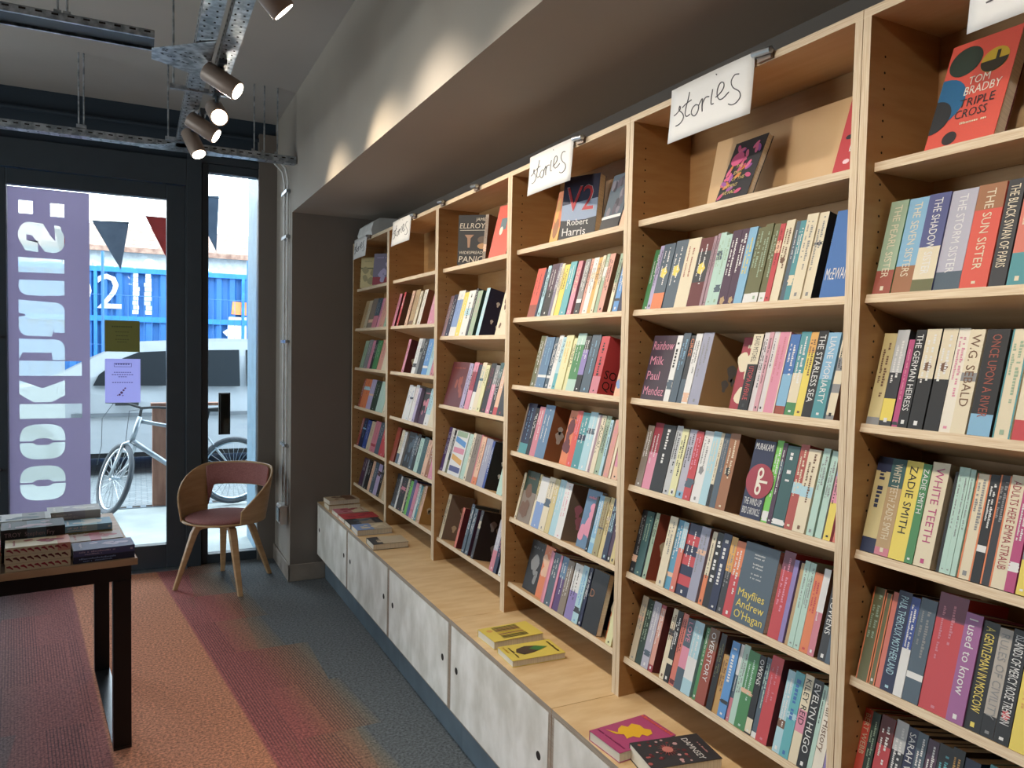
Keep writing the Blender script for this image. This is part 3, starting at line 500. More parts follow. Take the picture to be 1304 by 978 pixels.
em = bpy.data.materials.new('lamp_glow'); em.use_nodes = True; en = em.node_tree; en.nodes.clear(); eo = en.nodes.new('ShaderNodeOutputMaterial'); ee = en.nodes.new('ShaderNodeEmission'); ee.inputs[0].default_value = (1, .86, .66, 1); ee.inputs[1].default_value = 14; en.links.new(ee.outputs[0], eo.inputs[0])
MATS['lamp'] = em
def spotlight(x, y, z, aim, label, power=1.0, angle=105, col=(1.0, 0.90, 0.76)):
    d = (Vector(aim) - Vector((x, y, z))).normalized()
    e = empty('spotlight', (x, y, 2.73)); tag(e, label, 'spotlight', 'ceiling spotlights on the tray')
    P0 = Vector((x, y, z)) - d * .075; P1 = Vector((x, y, z)) + d * .075
    mb = MB(); mb.cyl(P0, P1, 0.041, 24); b = bevel(mb.build('body', 'spot', smooth=False), .004)
    for p in b.data.polygons: p.use_smooth = len(p.vertices) == 4
    child(b, e)
    mb = MB(); mb.cyl(P1, P1 + d * .002, 0.034, 24); child(mb.build('lamp', 'lamp'), e)
    mb = MB(); mb.cyl(Vector((x, y, z)), Vector((x, y, 2.735)), 0.008, 8); mb.box(x - .015, x + .015, y - .05, y + .05, 2.715, 2.735); child(mb.build('bracket', 'frame'), e)
    l = bpy.data.lights.new('spot_beam', 'SPOT'); l.energy = SPOT_POWER * power; l.color = col; l.spot_size = R(angle); l.spot_blend = 0.75; l.shadow_soft_size = 0.035
    lo = bpy.data.objects.new('spot_beam', l); COL.objects.link(lo); lo.parent = e
    lo.matrix_parent_inverse = Matrix.Identity(4)
    lo.location = P1 + d * .012 - Vector(e.location); lo.rotation_euler = d.to_track_quat('-Z', 'Y').to_euler()
spotlight(-1.00, 3.33, 2.66, (-0.40, 3.05, 2.25), 'spotlight nearest the near junction plate, tilted towards the bulkhead', 1.2, 70, (1, .84, .62))
spotlight(-0.985, 3.72, 2.64, (-0.9, 2.6, 2.0), 'glaring spotlight whose lamp faces the camera', .8)
spotlight(-1.02, 4.06, 2.655, (-0.40, 3.85, 2.25), 'spotlight just past the glaring one', 1.0, 70, (1, .84, .62))
spotlight(-1.04, 4.42, 2.66, (-0.75, 4.05, 1.9), 'spotlight farthest along the tray, nearest the shopfront')
spotlight(-0.96, 2.42, 2.66, (0.0, 2.5, 1.7), 'spotlight at the top frame edge, aimed at the shelves')
for i, yy in enumerate((1.75, 1.05, 0.35, -0.4)):
    spotlight(-0.96, yy, 2.66, (0.0, yy + .15, 1.2), ['spotlight over the middle of the shelves', 'spotlight over the second bookcase', 'spotlight over the nearest bookcase', 'spotlight just behind the camera'][i], 1.0)
for yy in (-1.6, -3.0):
    spotlight(-1.4, yy, 2.66, (-2.4, yy + .6, 0.6), 'spotlight behind the camera aimed into the room' if yy > -2 else 'rearmost spotlight behind the camera', 1.0)
# ---------------------------------------------------------------- base cabinets
CX = -0.2236; ZT = 0.53; W = 0.8; Y1 = 1.066
BAYS = 'ABCDEF'
bayname = {'A': 'rightmost bookcase', 'B': 'second bookcase from right', 'C': 'third bookcase from right', 'D': 'bookcase with two clips on top', 'E': 'second bookcase from left', 'F': 'leftmost bookcase'}
def byt(k): return Y1 + W * ({'A': 1, 'B': 2, 'C': 3, 'D': 4, 'E': 5, 'F': 6, 'Z': 0}[k] - 1)       # far (left) seam
cablab = {'Z': 'low cabinet with white-washed door, nearest the camera, below the frame', 'A': 'low white-washed cabinet below the rightmost bookcase', 'B': 'low white-washed cabinet carrying the pink and black books', 'C': 'low white-washed cabinet carrying the two yellow books',
          'D': 'low white-washed cabinet with an empty top', 'E': 'low white-washed cabinet with the single book on top', 'F': 'low white-washed cabinet against the dark return wall, books along it'}
for k in 'ABCDEF':
    ya = byt(k); yb = ya - W
    if k == 'F': ya = YR - 0.012
    e = empty('base_cabinet', (CX, (ya + yb) / 2, 0)); tag(e, cablab[k], 'cabinet', 'low cabinets under the bookcases')
    g_ = 0.0012
    mb = MB(); mb.box(CX, XB - .002, yb + g_, ya - g_, ZT - 0.018, ZT, fm={'-x': 1}); child(mb.build('top_panel', ['counter', 'counter_edge']), e)
    mb = MB(); s = 0.018
    mb.box(CX + .001, XB - .01, yb + g_, yb + g_ + s, 0.172, ZT - s - .0005, fm={'-x': 1}); mb.box(CX + .001, XB - .01, ya - g_ - s, ya - g_, 0.172, ZT - s - .0005, fm={'-x': 1})
    mb.box(CX + .001, XB - .01, yb + g_ + s, ya - g_ - s, 0.172, 0.172 + s, fm={'-x': 1}); mb.box(XB - .02, XB - .01, yb + g_ + s, ya - g_ - s, 0.172 + s, ZT - s)
    child(mb.build('carcass', ['ply', 'counter_edge']), e)
    # door with two finger holes
    d0, d1 = yb + g_ + s * .9, ya - g_ - s * .9; z0, z1 = 0.178, ZT - s - .002
    mb = MB(); mb.box(CX - .0005, CX + .016, d0, d1, z0, z1); dr = child(mb.build('door', 'door_ply'), e)
    for hy in (d0 + .055, d1 - .055):
        mb = MB(); n = 20
        mb.poly([(CX - .0012, hy + .0135 * math.cos(2 * math.pi * i / n), 0.352 + .0135 * math.sin(2 * math.pi * i / n)) for i in range(n)])
        for i in range(n):
            a, b = 2 * math.pi * i / n, 2 * math.pi * (i + 1) / n
            mb.poly([(CX - .0012, hy + .0135 * math.cos(a), 0.352 + .0135 * math.sin(a)), (CX - .0012, hy + .0135 * math.cos(b), 0.352 + .0135 * math.sin(b)), (CX + .0, hy + .0135 * math.cos(b), 0.352 + .0135 * math.sin(b)), (CX + .0, hy + .0135 * math.cos(a), 0.352 + .0135 * math.sin(a))])
        h = mb.build('finger_hole', 'hole'); h.parent = dr
    mb = MB(); mb.box(-0.166, -0.15, yb + .001, ya - .001, 0, 0.1715); child(mb.build('plinth', 'plinth'), e)

# ---------------------------------------------------------------- bookcases
HT = 2.281; TH = R(14.5)
STD = [1.975, 1.709, 1.446, 1.184, 0.918, 0.655]
DEEP = [1.972, 1.644, 1.311, 0.985, 0.65]
bclab = {'A': 'birch ply bookcase at the right edge of the picture', 'B': 'birch ply bookcase, second from the right, patterned book on top shelf', 'C': 'birch ply bookcase, third from the right, above the two yellow books',
         'D': 'birch ply bookcase with only four book shelves, two empty clips on top', 'E': 'birch ply bookcase with an empty top shelf, second from left', 'F': 'leftmost birch ply bookcase beside the dark return wall'}
for k in BAYS:
    ya = byt(k); yb = ya - W; g_ = .0008; s = 0.018
    e = empty('bookcase', (0, (ya + yb) / 2, ZT)); tag(e, bclab[k], 'bookcase', 'bookcases along the wall')
    for (a, b, inner) in ((ya - g_ - s, ya - g_, ya - g_ - s), (yb + g_, yb + g_ + s, yb + g_ + s)):
        mb = MB(); mb.box(0, XB - .012, a, b, ZT, HT - s, fm={'-x': 1})
        sg = -1 if inner == a else 1
        for xh in (0.045,):
            n = int((HT - ZT - .1) / 0.032)
            for i in range(n):
                z = ZT + .06 + i * .032; yy = inner + sg * .0004
                mb.poly([(xh + .0028 * math.cos(q * math.pi / 3), yy, z + .0028 * math.sin(q * math.pi / 3)) for q in range(6)], 2)
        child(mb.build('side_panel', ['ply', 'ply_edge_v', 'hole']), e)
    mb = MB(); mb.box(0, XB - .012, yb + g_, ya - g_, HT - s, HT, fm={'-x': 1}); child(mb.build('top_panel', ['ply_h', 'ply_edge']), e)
    mb = MB(); mb.box(0.215, 0.224, yb + g_ + s, ya - g_ - s, ZT + .06, HT - s - .001); child(mb.build('back_panel', 'ply'), e)
    for i, z in enumerate(DEEP if k == 'D' else STD):
        mb = MB(); L = .178 if i == 0 else .196
        mb.box(0, L, yb + g_ + s + .0005, ya - g_ - s - .0005, -s, 0, fm={'-x': 1})
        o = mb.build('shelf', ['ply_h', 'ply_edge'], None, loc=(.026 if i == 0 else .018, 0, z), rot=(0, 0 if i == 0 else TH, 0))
        child(o, e)
    # loose board leaning at the back of the display shelf
    bl = {'A': 0.985, 'B': 1.70, 'C': 2.30, 'E': 3.80}.get(k)
    if bl:
        zt = STD[0]; yend = yb + g_ + s + .004
        mb = MB(); mb.box(0, .012, yend, bl, 0, .222, fm={'+z': 1})
        o = mb.build('display_board', ['ply_h', 'ply_edge'], None, loc=(.150, 0, zt + .001), rot=(0, R(11), 0)); child(o, e)

# ---------------------------------------------------------------- books
ordn = ['top', 'second', 'third', 'fourth', 'fifth', 'sixth']
def lum(c): return .3 * c[0] + .6 * c[1] + .1 * c[2]
def wavy(mb, t, h, org, up, rt, nrm, c):
    org = Vector(org) + Vector(nrm) * .0004; up = Vector(up); rt = Vector(rt)
    for i in range(9):
        z = h * (.04 + i * .105); a = org + up * z
        mb.poly([a + rt * (-t * .30), a + up * h * .05 + rt * (-t * .02), a + up * h * .10 + rt * (t * .05), a + up * h * .10 + rt * (t * .22), a + up * h * .05 + rt * (t * .30), a + rt * (-t * .10)], 0, c)
def dashes(mb, x0len, org, xd, yd, h, col, n0=None):
    """a run of small strokes standing for lettering too small to read"""
    org = Vector(org); xd = Vector(xd); yd = Vector(yd); p = 0
    while p < x0len:
        wdt = random.uniform(.35, .8) * h
        if random.random() < .14: p += h * .9; continue
        a = org + xd * p; hh = h * random.choice((.7, .7, 1, .7))
        mb.poly([a, a + xd * wdt, a + xd * wdt + yd * hh, a + yd * hh], 0, col); p += wdt + h * .22
def parse(spec):
    parts = spec.split('|'); o = {'col': parts[0], 'b': []}
    for p in parts[1:]:
        if p.startswith('b:'): a, c = p[2:].split(':'); f0, f1 = a.split('-'); o['b'].append((float(f0), float(f1), c))
        elif p.startswith('t:'): o['t'] = p[2:]
        elif p.startswith('T:'): o['T'] = p[2:]
        elif p.startswith('c:'): o['c'] = p[2:]
        elif p.startswith('s:'): o['s'] = p[2:]
        elif p.startswith('E:'): o['E'] = p[2:]
        elif p.startswith('q:'): o['q'] = p[2:]
        elif p.startswith('U:'): o['U'] = p[2:]
        elif p.startswith('m:'): o['m'] = p[2:].split(':')
        elif p[0] == 'h' and p[1:].isdigit(): o['h'] = int(p[1:]) / 1000
        elif p[0] == 'r' and p[1:].isdigit(): o['r'] = int(p[1:]) / 1000
        else: o[p] = True
    return o
def pal(c): return PAL[c]
def spine_face(mb, o, t, h, base, org, up, rt, nrm):
    """paint the spine: bands, border, motif, lettering. org = bottom centre, up/rt unit vectors, nrm outwards"""
    org = Vector(org); up = Vector(up); rt = Vector(rt); nrm = Vector(nrm)
    def quad(u0, u1, z0, z1, c, k): a = org + nrm * (k * .00012); mb.poly([a + rt * u0 + up * z0, a + rt * u1 + up * z0, a + rt * u1 + up * z1, a + rt * u0 + up * z1], 0, c)
    if not o['b'] and not {'t', 'n', 'E', 'Z', 'w', 'm'} & set(o) and t > .012 and random.random() < .45 and 'c' in o:
        z_ = random.choice((0.02, .18, .45, .62)) * h; hh_ = random.uniform(.03, .16) * h; a_ = PAL[random.choice((o['c'], 'cream', 'slate', 'peach', 'charcoal', 'light blue'))]
        nq = 8; mb.poly([org + nrm * .0001 + rt * (t * (.46 if q < nq else -.46)) + up * (z_ + hh_ * ((q if q < nq else 2 * nq - 1 - q) / (nq - 1)) * 1.0) + rt * (t * .3 * (random.random() - .5) * (0 < q % nq < nq - 1)) for q in range(2 * nq)], 0, a_)
    for f0, f1, c in o['b']: quad(-t / 2, t / 2, f0 * h, f1 * h, pal(c), 1)
    if 'E' in o:
        e_ = min(.0028, t * .2)
        quad(-t / 2, -t / 2 + e_, 0, h, pal(o['E']), 2); quad(t / 2 - e_, t / 2, 0, h, pal(o['E']), 2)
    tc = pal(o['c']) if 'c' in o else (PAL['white'] if lum(base) < .25 else PAL['charcoal'])
    if 'Z' in o:
        for i, (zc, c) in enumerate(((.14, 'indigo'), (.36, 'amber'), (.56, 'pink'), (.76, 'azure'), (.93, 'sage'))):
            a = org + nrm * .0003; sk = (.008, .012, -.004, .012, 0)[i] * (-1 if i in (1, 3) else 1); hh = .013; q = t * .42
            mb.poly([a + rt * -q + up * (zc * h - hh + (.0 if i in (0, 2, 4) else .01)), a + rt * q + up * (zc * h - hh - (.0 if i in (0, 2, 4) else .01)), a + rt * q + up * (zc * h + hh - (.0 if i in (0, 2, 4) else .01)), a + rt * -q + up * (zc * h + hh + (.0 if i in (0, 2, 4) else .01))], 0, pal(c))
        return
    if 'm' in o:
        zc = float(o['m'][1]) * h; q = t * .3; a = org + nrm * .0004 + up * zc
        mb.poly([a + rt * (q * (1 - .25 * (i % 2)) * math.cos(i * math.pi / 5)) + up * (q * 1.3 * (1 - .25 * (i % 2)) * math.sin(i * math.pi / 5)) for i in range(10)], 0, pal(o['m'][0]))
    top = org + nrm * .0005
    if 'w' in o: wavy(mb, t, h, org, up, rt, nrm, tc); return
    if 't' in o:
        s = o['t']; words = s
        H_ = min(t * .62, .016); 
        if 'q' in o:
            put_text(mb, words, top + up * (h * .97) - rt * (H_ / 2), -up, rt, length=h * .34, height=H_, c=tc); put_text(mb, o['q'], top + up * (h * .57) - rt * (H_ / 2), -up, rt, length=h * .44, height=H_, c=PAL['red'])
        else: put_text(mb, words, top + up * (h * .95) - rt * (H_ / 2), -up, rt, length=h * .78, height=H_, c=tc)
    elif 'n' not in o or t > .014:
        H_ = max(.0022, min(t * .26, .0065)) if 'B' not in o else min(t * .5, .012); two = t > .016 and 'B' not in o
        off = (t * .04 if two else -H_ / 2)
        dashes(mb, h * random.uniform(.35, .62), top + up * (h * random.uniform(.88, .95)) + rt * off, -up, rt, H_, tc)
        if two: dashes(mb, h * random.uniform(.25, .5), top + up * (h * random.uniform(.8, .93)) - rt * (t * .30), -up, rt, H_ * .8, tc)
    rk = random.random()
    if t > .009 and rk < .6:     # publisher mark
        q = min(t * .16, .0036); quad(-q, q, h * .035, h * .035 + q * (2.4 if rk < .3 else 1.4), tc, 5)
def make_book(spec, t, wdt, mw, h=None, face=False, parent=None):
    """spine=-x side book (face False) or cover=-x (face True). returns root"""
    o = parse(spec) if isinstance(spec, str) else spec
    base = pal(o['col']); h = h or o.get('h', .197); mb = MB(); e_ = .0011
    side = pal(o['s']) if 's' in o else base
    if not face:
        D = wdt
        mb.box(0, D, -t / 2, -t / 2 + e_, 0, h, 0, side); mb.box(0, D, t / 2 - e_, t / 2, 0, h, 0, base); mb.box(0, e_, -t / 2 + e_, t / 2 - e_, 0, h, 0, base)
        mb.poly([(-.00005, t / 2, 0), (-.00005, -t / 2, 0), (-.00005, -t / 2, h), (-.00005, t / 2, h)], 0, base)
        spine_face(mb, o, t, h, base, (-.00005, 0, 0), (0, 0, 1), (0, -1, 0), (-1, 0, 0))
        if 'U' in o:
            for i_, s_ in enumerate(o['U'].split('/')): put_text(mb, s_, (.012, -t / 2 - .0006, .055 - i_ * .036), (1, 0, 0), (0, 0, 1), length=.075, height=.028, c=PAL['black'])
        elif 's' in o:      # artwork on the visible board
            rc = random.Random(int(t * 1e5)); yy = -t / 2 - .0004
            ac = pal(o['c']) if 'c' in o else PAL['cream']
            for i in range(3):
                cx_, cz_, rr = rc.uniform(.04, .10), rc.uniform(.05, .16), rc.uniform(.006, .016)
                mb.poly([(cx_ + rr * (1 + .4 * math.sin(3 * a)) * math.cos(a), yy, cz_ + 1.6 * rr * math.sin(a)) for a in [q * math.pi / 7 for q in range(14)]], 0, ac)
        pg = (e_ + .0003, D - .002, -t / 2 + e_, t / 2 - e_, .0015, h - .0015)
    else:
        D = t; w2 = wdt / 2
        mb.box(0, e_, -w2, w2, 0, h, 0, base); mb.box(D - e_, D, -w2, w2, 0, h, 0, side); mb.box(e_, D - e_, w2 - e_, w2, 0, h, 0, base)
        for f0, f1, c in o['b']: mb.poly([(-.0003, w2, f0 * h), (-.0003, -w2, f0 * h), (-.0003, -w2, f1 * h), (-.0003, w2, f1 * h)], 0, pal(c))
        tc = pal(o['c']) if 'c' in o else (PAL['white'] if lum(base) < .25 else PAL['charcoal'])
        if 'art' in o: o['art'](mb, wdt, h)
        elif 'K' in o:
            c_ = (-.0003, -.006, h * .48)
            mb.poly([(c_[0], c_[1] + .043 * math.cos(a), c_[2] + .043 * math.sin(a)) for a in [q * math.pi / 16 for q in range(32)]], 0, PAL['crimson'])
            def ell(y, z, a_, b_, cc, k): mb.poly([(-.0003 - k * .0002, y + a_ * math.cos(q * math.pi / 10), z + b_ * math.sin(q * math.pi / 10)) for q in range(20)], 0, cc)
            for z in (h * .48 + .020, h * .48 - .020): ell(-.006, z, .010, .014, PAL['ivory'], 1); ell(-.006, z, .0045, .007, PAL['crimson'], 2)
            mb.poly([(-.0006, .003, h * .48 - .016), (-.0006, -.007, h * .48 - .016), (-.0006, -.007, h * .48 + .016), (-.0006, .003, h * .48 + .016)], 0, PAL['ivory'])
            mb.poly([(-.0006, -.005, h * .48 - .003), (-.0006, -.032, h * .48 - .003), (-.0006, -.032, h * .48 + .003), (-.0006, -.005, h * .48 + .003)], 0, PAL['ivory'])
        elif 'T' not in o:
            rc = random.Random(int(wdt * 1e5))
            for i in range(6):
                cy_, cz_, rr = rc.uniform(-w2 * .6, w2 * .6), rc.uniform(.04, h - .05), rc.uniform(.008, .022)
                mb.poly([(-.0005 - i * .0001, cy_ + rr * math.cos(a) * (1 + .3 * math.sin(2 * a + i)), cz_ + rr * 1.3 * math.sin(a)) for a in [q * math.pi / 7 for q in range(14)]], 0, tc)
            dashes(mb, wdt * .6, (-.001, w2 * .65, h * .85), (0, -1, 0), (0, 0, 1), .009, tc)
        if 'T' in o:
            L = o['T'].split('/'); n = len(L); ch = h * .94 / n
            if 'S' in o:
                for z in (.86, .82, .74, .70, .62, .57): dashes(mb, wdt * .3, (-.0006, wdt * .18, h * z), (0, -1, 0), (0, 0, 1), .0045, PAL['pale grey'])
            for i, sx in enumerate(L):
                if not sx: continue
                hh = min(ch * .72, .026)
                put_text(mb, sx, (-.0008, w2 * .84, h * .97 - (i + 1) * ch + ch * .18), (0, -1, 0), (0, 0, 1), length=wdt * .84, height=hh, c=tc)
        spine_face(mb, {k: v for k, v in o.items() if k in ('col', 'b', 'c', 'n', 't', 'w')} if True else o, D, h, base, (D / 2, w2 + .00005, 0), (0, 0, 1), (-1, 0, 0), (0, 1, 0))
        pg = (e_, D - e_, -w2 + .002, w2 - e_ - .0003, .0015, h - .0015)
    root = mb.build('book', 'cover', color=True); root.matrix_world = mw
    pm = MB(); pm.box(*pg); p = pm.build('page_block', 'page'); p.parent = root
    return root
used = {}
def uniq(lab, alts=()):
    for l in (lab,) + tuple(alts):
        if l not in used: used[l] = 1; return l
    used[lab] = used.get(lab, 1) + 1; return lab
shelfplace = {}
small = MB(); smallpg = MB()
def thick(t): return 'thin ' if t < .016 else ('thick ' if t > .034 else '')
for key, (zs, txt) in BOOK_ROWS.items():
    k, ri = key[0], int(key[1]); ent = [e_.strip().split(' ', 2) for e_ in txt.split(';')]
    mates = [];  lst = []
    for a, b, spec in ent: lst.append((int(a) / 1e4, int(b) / 1e4, parse(spec)))
    rot = Matrix.Rotation(TH, 4, 'Y')
    for i, (ya, yb, o) in enumerate(lst):
        t = ya - yb - .0006; yc = (ya + yb) / 2; rec = o.get('r', random.uniform(.0, .004)); face = 'f' in o
        hh = o.get('h', (.197 if 'n' not in o else .192) + random.uniform(-.006, .004))
        if k == 'D': hh = o.get('h', random.uniform(.205, .228) if t > .012 else .2)
        if k in 'CE' and 'h' not in o: hh += random.uniform(-.004, .006)
        lim = {'D': .232}.get(k, .224); hh = min(hh, lim)
        org = Vector((.018 + .0004, yc, zs)) + Vector((math.cos(TH), 0, -math.sin(TH))) * rec + Vector((math.sin(TH), 0, math.cos(TH))) * .0004
        mw = Matrix.Translation(org) @ rot
        if k in 'EF':      # the two far bays: collected as one
            tmp = make_book(o, .022 if face else t, t if face else .130, mw, hh, face)
            me = tmp.data; cl = me.color_attributes['Col'].data
            V = [mw @ v.co for v in me.vertices]; b0 = len(small.v); small.v.extend(tuple(v) for v in V)
            for p in me.polygons:
                small.f.append(tuple(b0 + q for q in p.vertices)); small.m.append(0); small.c.append(tuple(cl[p.loop_start].color)[:3])
            pgm = tmp.children[0].data; b0 = len(smallpg.v); smallpg.v.extend(tuple(mw @ v.co) for v in pgm.vertices)
            for p in pgm.polygons: smallpg.f.append(tuple(b0 + q for q in p.vertices)); smallpg.m.append(0); smallpg.c.append((1, 1, 1))
            for q in list(tmp.children) + [tmp]: bpy.data.objects.remove(q, do_unlink=True)
            continue
        bk = make_book(o, .022 if face else t, t if face else .130, mw, hh, face)
        L = lst[i - 1][2]['col'] if i else None; Rr = lst[i + 1][2]['col'] if i < len(lst) - 1 else None
        c = o['col']
        if o['b'] and not face:
            bb = max(o['b'], key=lambda q: q[1] - q[0])
            if bb[1] - bb[0] > .12 and bb[2] != c: c = c + ' and ' + bb[2]
        nm = 'book shown cover out' if face else 'paperback'
        shelf = ordn[ri - 1] + ' shelf'
        if L and Rr: rel = 'between %s and %s' % (L, Rr)
        elif Rr: rel = 'at left end by %s' % Rr
        else: rel = 'at right end by %s' % L
        th = '' if face else thick(t)
        lab = '%s%s %s %s, %s, %s' % (th, c, nm, rel, shelf, bayname[k])
        if len(lab.split()) > 16: lab = '%s%s %s %s, %s, %s' % (th, o['col'], nm, rel, shelf, bayname[k])
        if len(lab.split()) > 16: lab = '%s %s %s, %s, %s' % (o['col'], nm, rel, shelf, bayname[k])
        if len(lab.split()) > 16: lab = '%s %s %s, %s, %s' % (o['col'], nm.replace('book shown cover out', 'face-out book'), rel, shelf, bayname[k])
        if len(lab.split()) > 16: lab = 'thin %s book %s' % (o['col'], rel) + ', bookcase with two clips'
        if lab in used: lab = lab.replace(o['col'], 'nearer ' + o['col'], 1)
        used[lab] = 1
        tag(bk, lab, 'book', 'books on the %s shelf of the %s' % (ordn[ri - 1], bayname[k]))
o = small.build('books', 'cover', color=True); tag(o, 'rows of small paperback spines filling the two leftmost bookcases', 'books', kind='stuff')
p_ = smallpg.build('page_blocks', 'page', o)

# display shelf books (stand on the level top shelf, leaning back)
def disp(label, spec, x, y, yaw, tilt, wdt, h, t, art=None, z=STD[0], face=True):
    o = parse(spec)
    if art: o['art'] = art
    mw = Matrix.Translation((x, y, z + .0006)) @ Matrix.Rotation(R(yaw), 4, 'Z') @ Matrix.Rotation(R(tilt), 4, 'Y')
    bk = make_book(o, t, wdt, mw, h, face)
    tag(bk, label, 'book', 'books displayed on the top shelf'); used[label] = 1; return bk
def disc(mb, y, z, r, c, k=1, rz=None, n=24):
    mb.poly([(-.0003 - k * .0003, y + r * math.cos(q * 2 * math.pi / n), z + (rz or r) * math.sin(q * 2 * math.pi / n)) for q in range(n)], 0, c)
def clipdisc(mb, y, z, r, c, w2, h, k=1, n=28):
    mb.poly([(-.0003 - k * .0003, max(-w2, min(w2, y + r * math.cos(q * 2 * math.pi / n))), max(.0, min(h, z + r * math.sin(q * 2 * math.pi / n)))) for q in range(n)], 0, c)
def art_bradby(mb, w_, h):
    clipdisc(mb, .062, .105, .052, hx('1f5f8a'), w_ / 2, h); clipdisc(mb, .066, .075, .036, hx('23262a'), w_ / 2, h, 2)
    clipdisc(mb, .030, .188, .032, hx('26352c'), w_ / 2, h); disc(mb, -.028, .172, .026, hx('b99a2c')); 
    mb.poly([(-.0012, -.028 + .0255 * math.cos(a), .172 + .0255 * math.sin(a)) for a in [math.pi + q * math.pi / 12 for q in range(13)]], 0, hx('2a2416'))
    mb.box(-.0016, -.0013, -.036, -.030, .165, .190, 0, hx('2a2416')); disc(mb, .020, .022, .014, hx('2b2326'))
    for (s, z, hh, c, l) in (('TOM', .131, .017, 'ivory', .040), ('BRADBY', .109, .018, 'ivory', .068), ('TRIPLE', .083, .018, 'charcoal', .066), ('CROSS', .060, .018, 'charcoal', .060)):
        put_text(mb, s, (-.0012, .012 + (.131 - z) * .12, z), (0, -1, 0), (0, 0, 1), length=l, height=hh, c=PAL[c])
    dashes(mb, .05, (-.0012, .006, .046), (0, -1, 0), (0, 0, 1), .005, PAL['cream'])
disp('red paperback with dark circles standing on the top shelf of the rightmost bookcase', 'vermilion|c:white|s:maroon', .050, .893, 0, 20, .132, .232, .030, art_bradby)
disp('dark red book leaning behind the circle-covered red paperback, right frame edge', 'maroon|c:cream', .10, .70, 0, 14, .13, .20, .025)
def art_pattern(mb, w_, h):
    rc = random.Random(3)
    for i in range(30):
        y, z = rc.uniform(-w_ * .42, w_ * .42), rc.uniform(.015, h - .02); c = hx(rc.choice(('c4587e', 'd0854a', '9a5aa0', 'd66a8e')))
        a0 = rc.uniform(0, 3)
        pts = []
        for q in range(12):
            a = q * math.pi / 6; px, pz = .013 * math.cos(a), .006 * math.sin(a)
            pts.append((-.0006 - i * .00006, y + px * math.cos(a0) - pz * math.sin(a0), z + px * math.sin(a0) + pz * math.cos(a0)))
        mb.poly(pts, 0, c)
    disc(mb, .028, .128, .024, hx('d05c88'), 5, .020)
    for i, s in enumerate(('THE', 'END', 'OF THE', 'MOMENT', 'WE HAD')): put_text(mb, s, (-.003, .020 if i < 3 else .04, .098 - i * .019), (0, -1, 0), (0, 0, 1), length=.05, height=.010, c=hx('d8c07a'))
disp('dark book patterned with pink tags on the top shelf, second bookcase', 'charcoal|c:straw', .052, 1.492, -3, 22, .122, .182, .018, art_pattern)
def art_redB(mb, w_, h):
    rc = random.Random(9)
    for i in range(10): disc(mb, rc.choice((-.04, -.015, .02, .045)), .02 + .018 * i, .009, hx(rc.choice(('2a2430', 'e8c8d0'))), 1 + i * .1, .006, 7)
    put_text(mb, 'SISTERS', (-.002, .040, .130), (0, -1, 0), (0, 0, 1), length=.09, height=.02, c=PAL['white']); put_text(mb, 'BOOK', (-.002, .040, .052), (0, -1, 0), (0, 0, 1), length=.09, height=.02, c=PAL['white'])
disp('crimson patterned paperback half hidden at right end, top shelf, second bookcase', 'red|c:white', .052, 1.136, 0, 18, .080, .195, .022, lambda mb, w_, h: (disc(mb, .012, .16, .010, hx('2a2430'), 1, .006, 7), disc(mb, .018, .09, .010, hx('2a2430'), 1, .006, 7), disc(mb, .01, .03, .009, hx('e8c8d0'), 1, .006, 7), disc(mb, -.01, .06, .009, hx('2a2430'), 1, .006, 7), put_text(mb, 'S', (-.002, .004, .125), (0, -1, 0), (0, 0, 1), height=.016, c=PAL['white']), put_text(mb, 'B', (-.002, .008, .052), (0, -1, 0), (0, 0, 1), height=.016, c=PAL['white'])))
def art_v2(mb, w_, h):
    mb.poly([(-.0004, w_ / 2, h * .30), (-.0004, -w_ / 2, h * .30), (-.0004, -w_ / 2, h * .62), (-.0004, w_ / 2, h * .55)], 0, hx('8fa0bc'))
    mb.poly([(-.0005, w_ / 2, 0), (-.0005, -w_ / 2, 0), (-.0005, -w_ / 2, h * .33), (-.0005, 0, h * .28), (-.0005, w_ / 2, h * .31)], 0, hx('24262c'))
    for dx, c, k in ((0, 'c9ccd4', 0), (.0015, 'b02a35', 1)):
        put_text(mb, 'V2', (-.001 - k * .0005, w_ * .40 - dx, h * .44 + dx), (0, -1, 0), (0, 0, 1), length=w_ * .80 - 2 * dx, height=h * .40 - 2 * dx, c=hx(c))
    put_text(mb, 'Robert', (-.001, w_ * .30, h * .22), (0, -1, 0), (0, 0, 1), length=w_ * .62, height=.022, c=PAL['white']); put_text(mb, 'Harris', (-.001, w_ * .42, h * .06), (0, -1, 0), (0, 0, 1), length=w_ * .84, height=.028, c=PAL['white'])
disp('orange flame-coloured book leaning behind the blue hardback, third bookcase', 'orange|b:0-.3:amber|c:amber', .060, 2.425, 0, 12, .060, .205, .030, lambda mb, w_, h: (disc(mb, 0, .06, .02, PAL['copper'], 1, .04, 9), disc(mb, .01, .13, .015, PAL['amber'], 1, .05, 8)))
disp('dark blue hardback with large red characters on the top shelf, third bookcase', 'navy|s:navy|c:white', .062, 2.262, 24, 8, .150, .228, .038, art_v2)
def art_grey(mb, w_, h):
    rc = random.Random(4)
    for i in range(14): disc(mb, rc.uniform(-w_ * .4, w_ * .4), rc.uniform(.06, h - .02), .012, hx(rc.choice(('3a3844', '76727e', '55505e'))), 1 + i * .1, .02, 7)
    mb.poly([(-.003, w_ / 2, .038), (-.003, -w_ / 2, .038), (-.003, -w_ / 2, .048), (-.003, w_ / 2, .048)], 0, PAL['white']); mb.poly([(-.003, w_ / 2, 0), (-.003, -w_ / 2, 0), (-.003, -w_ / 2, .036), (-.003, w_ / 2, .036)], 0, PAL['charcoal'])
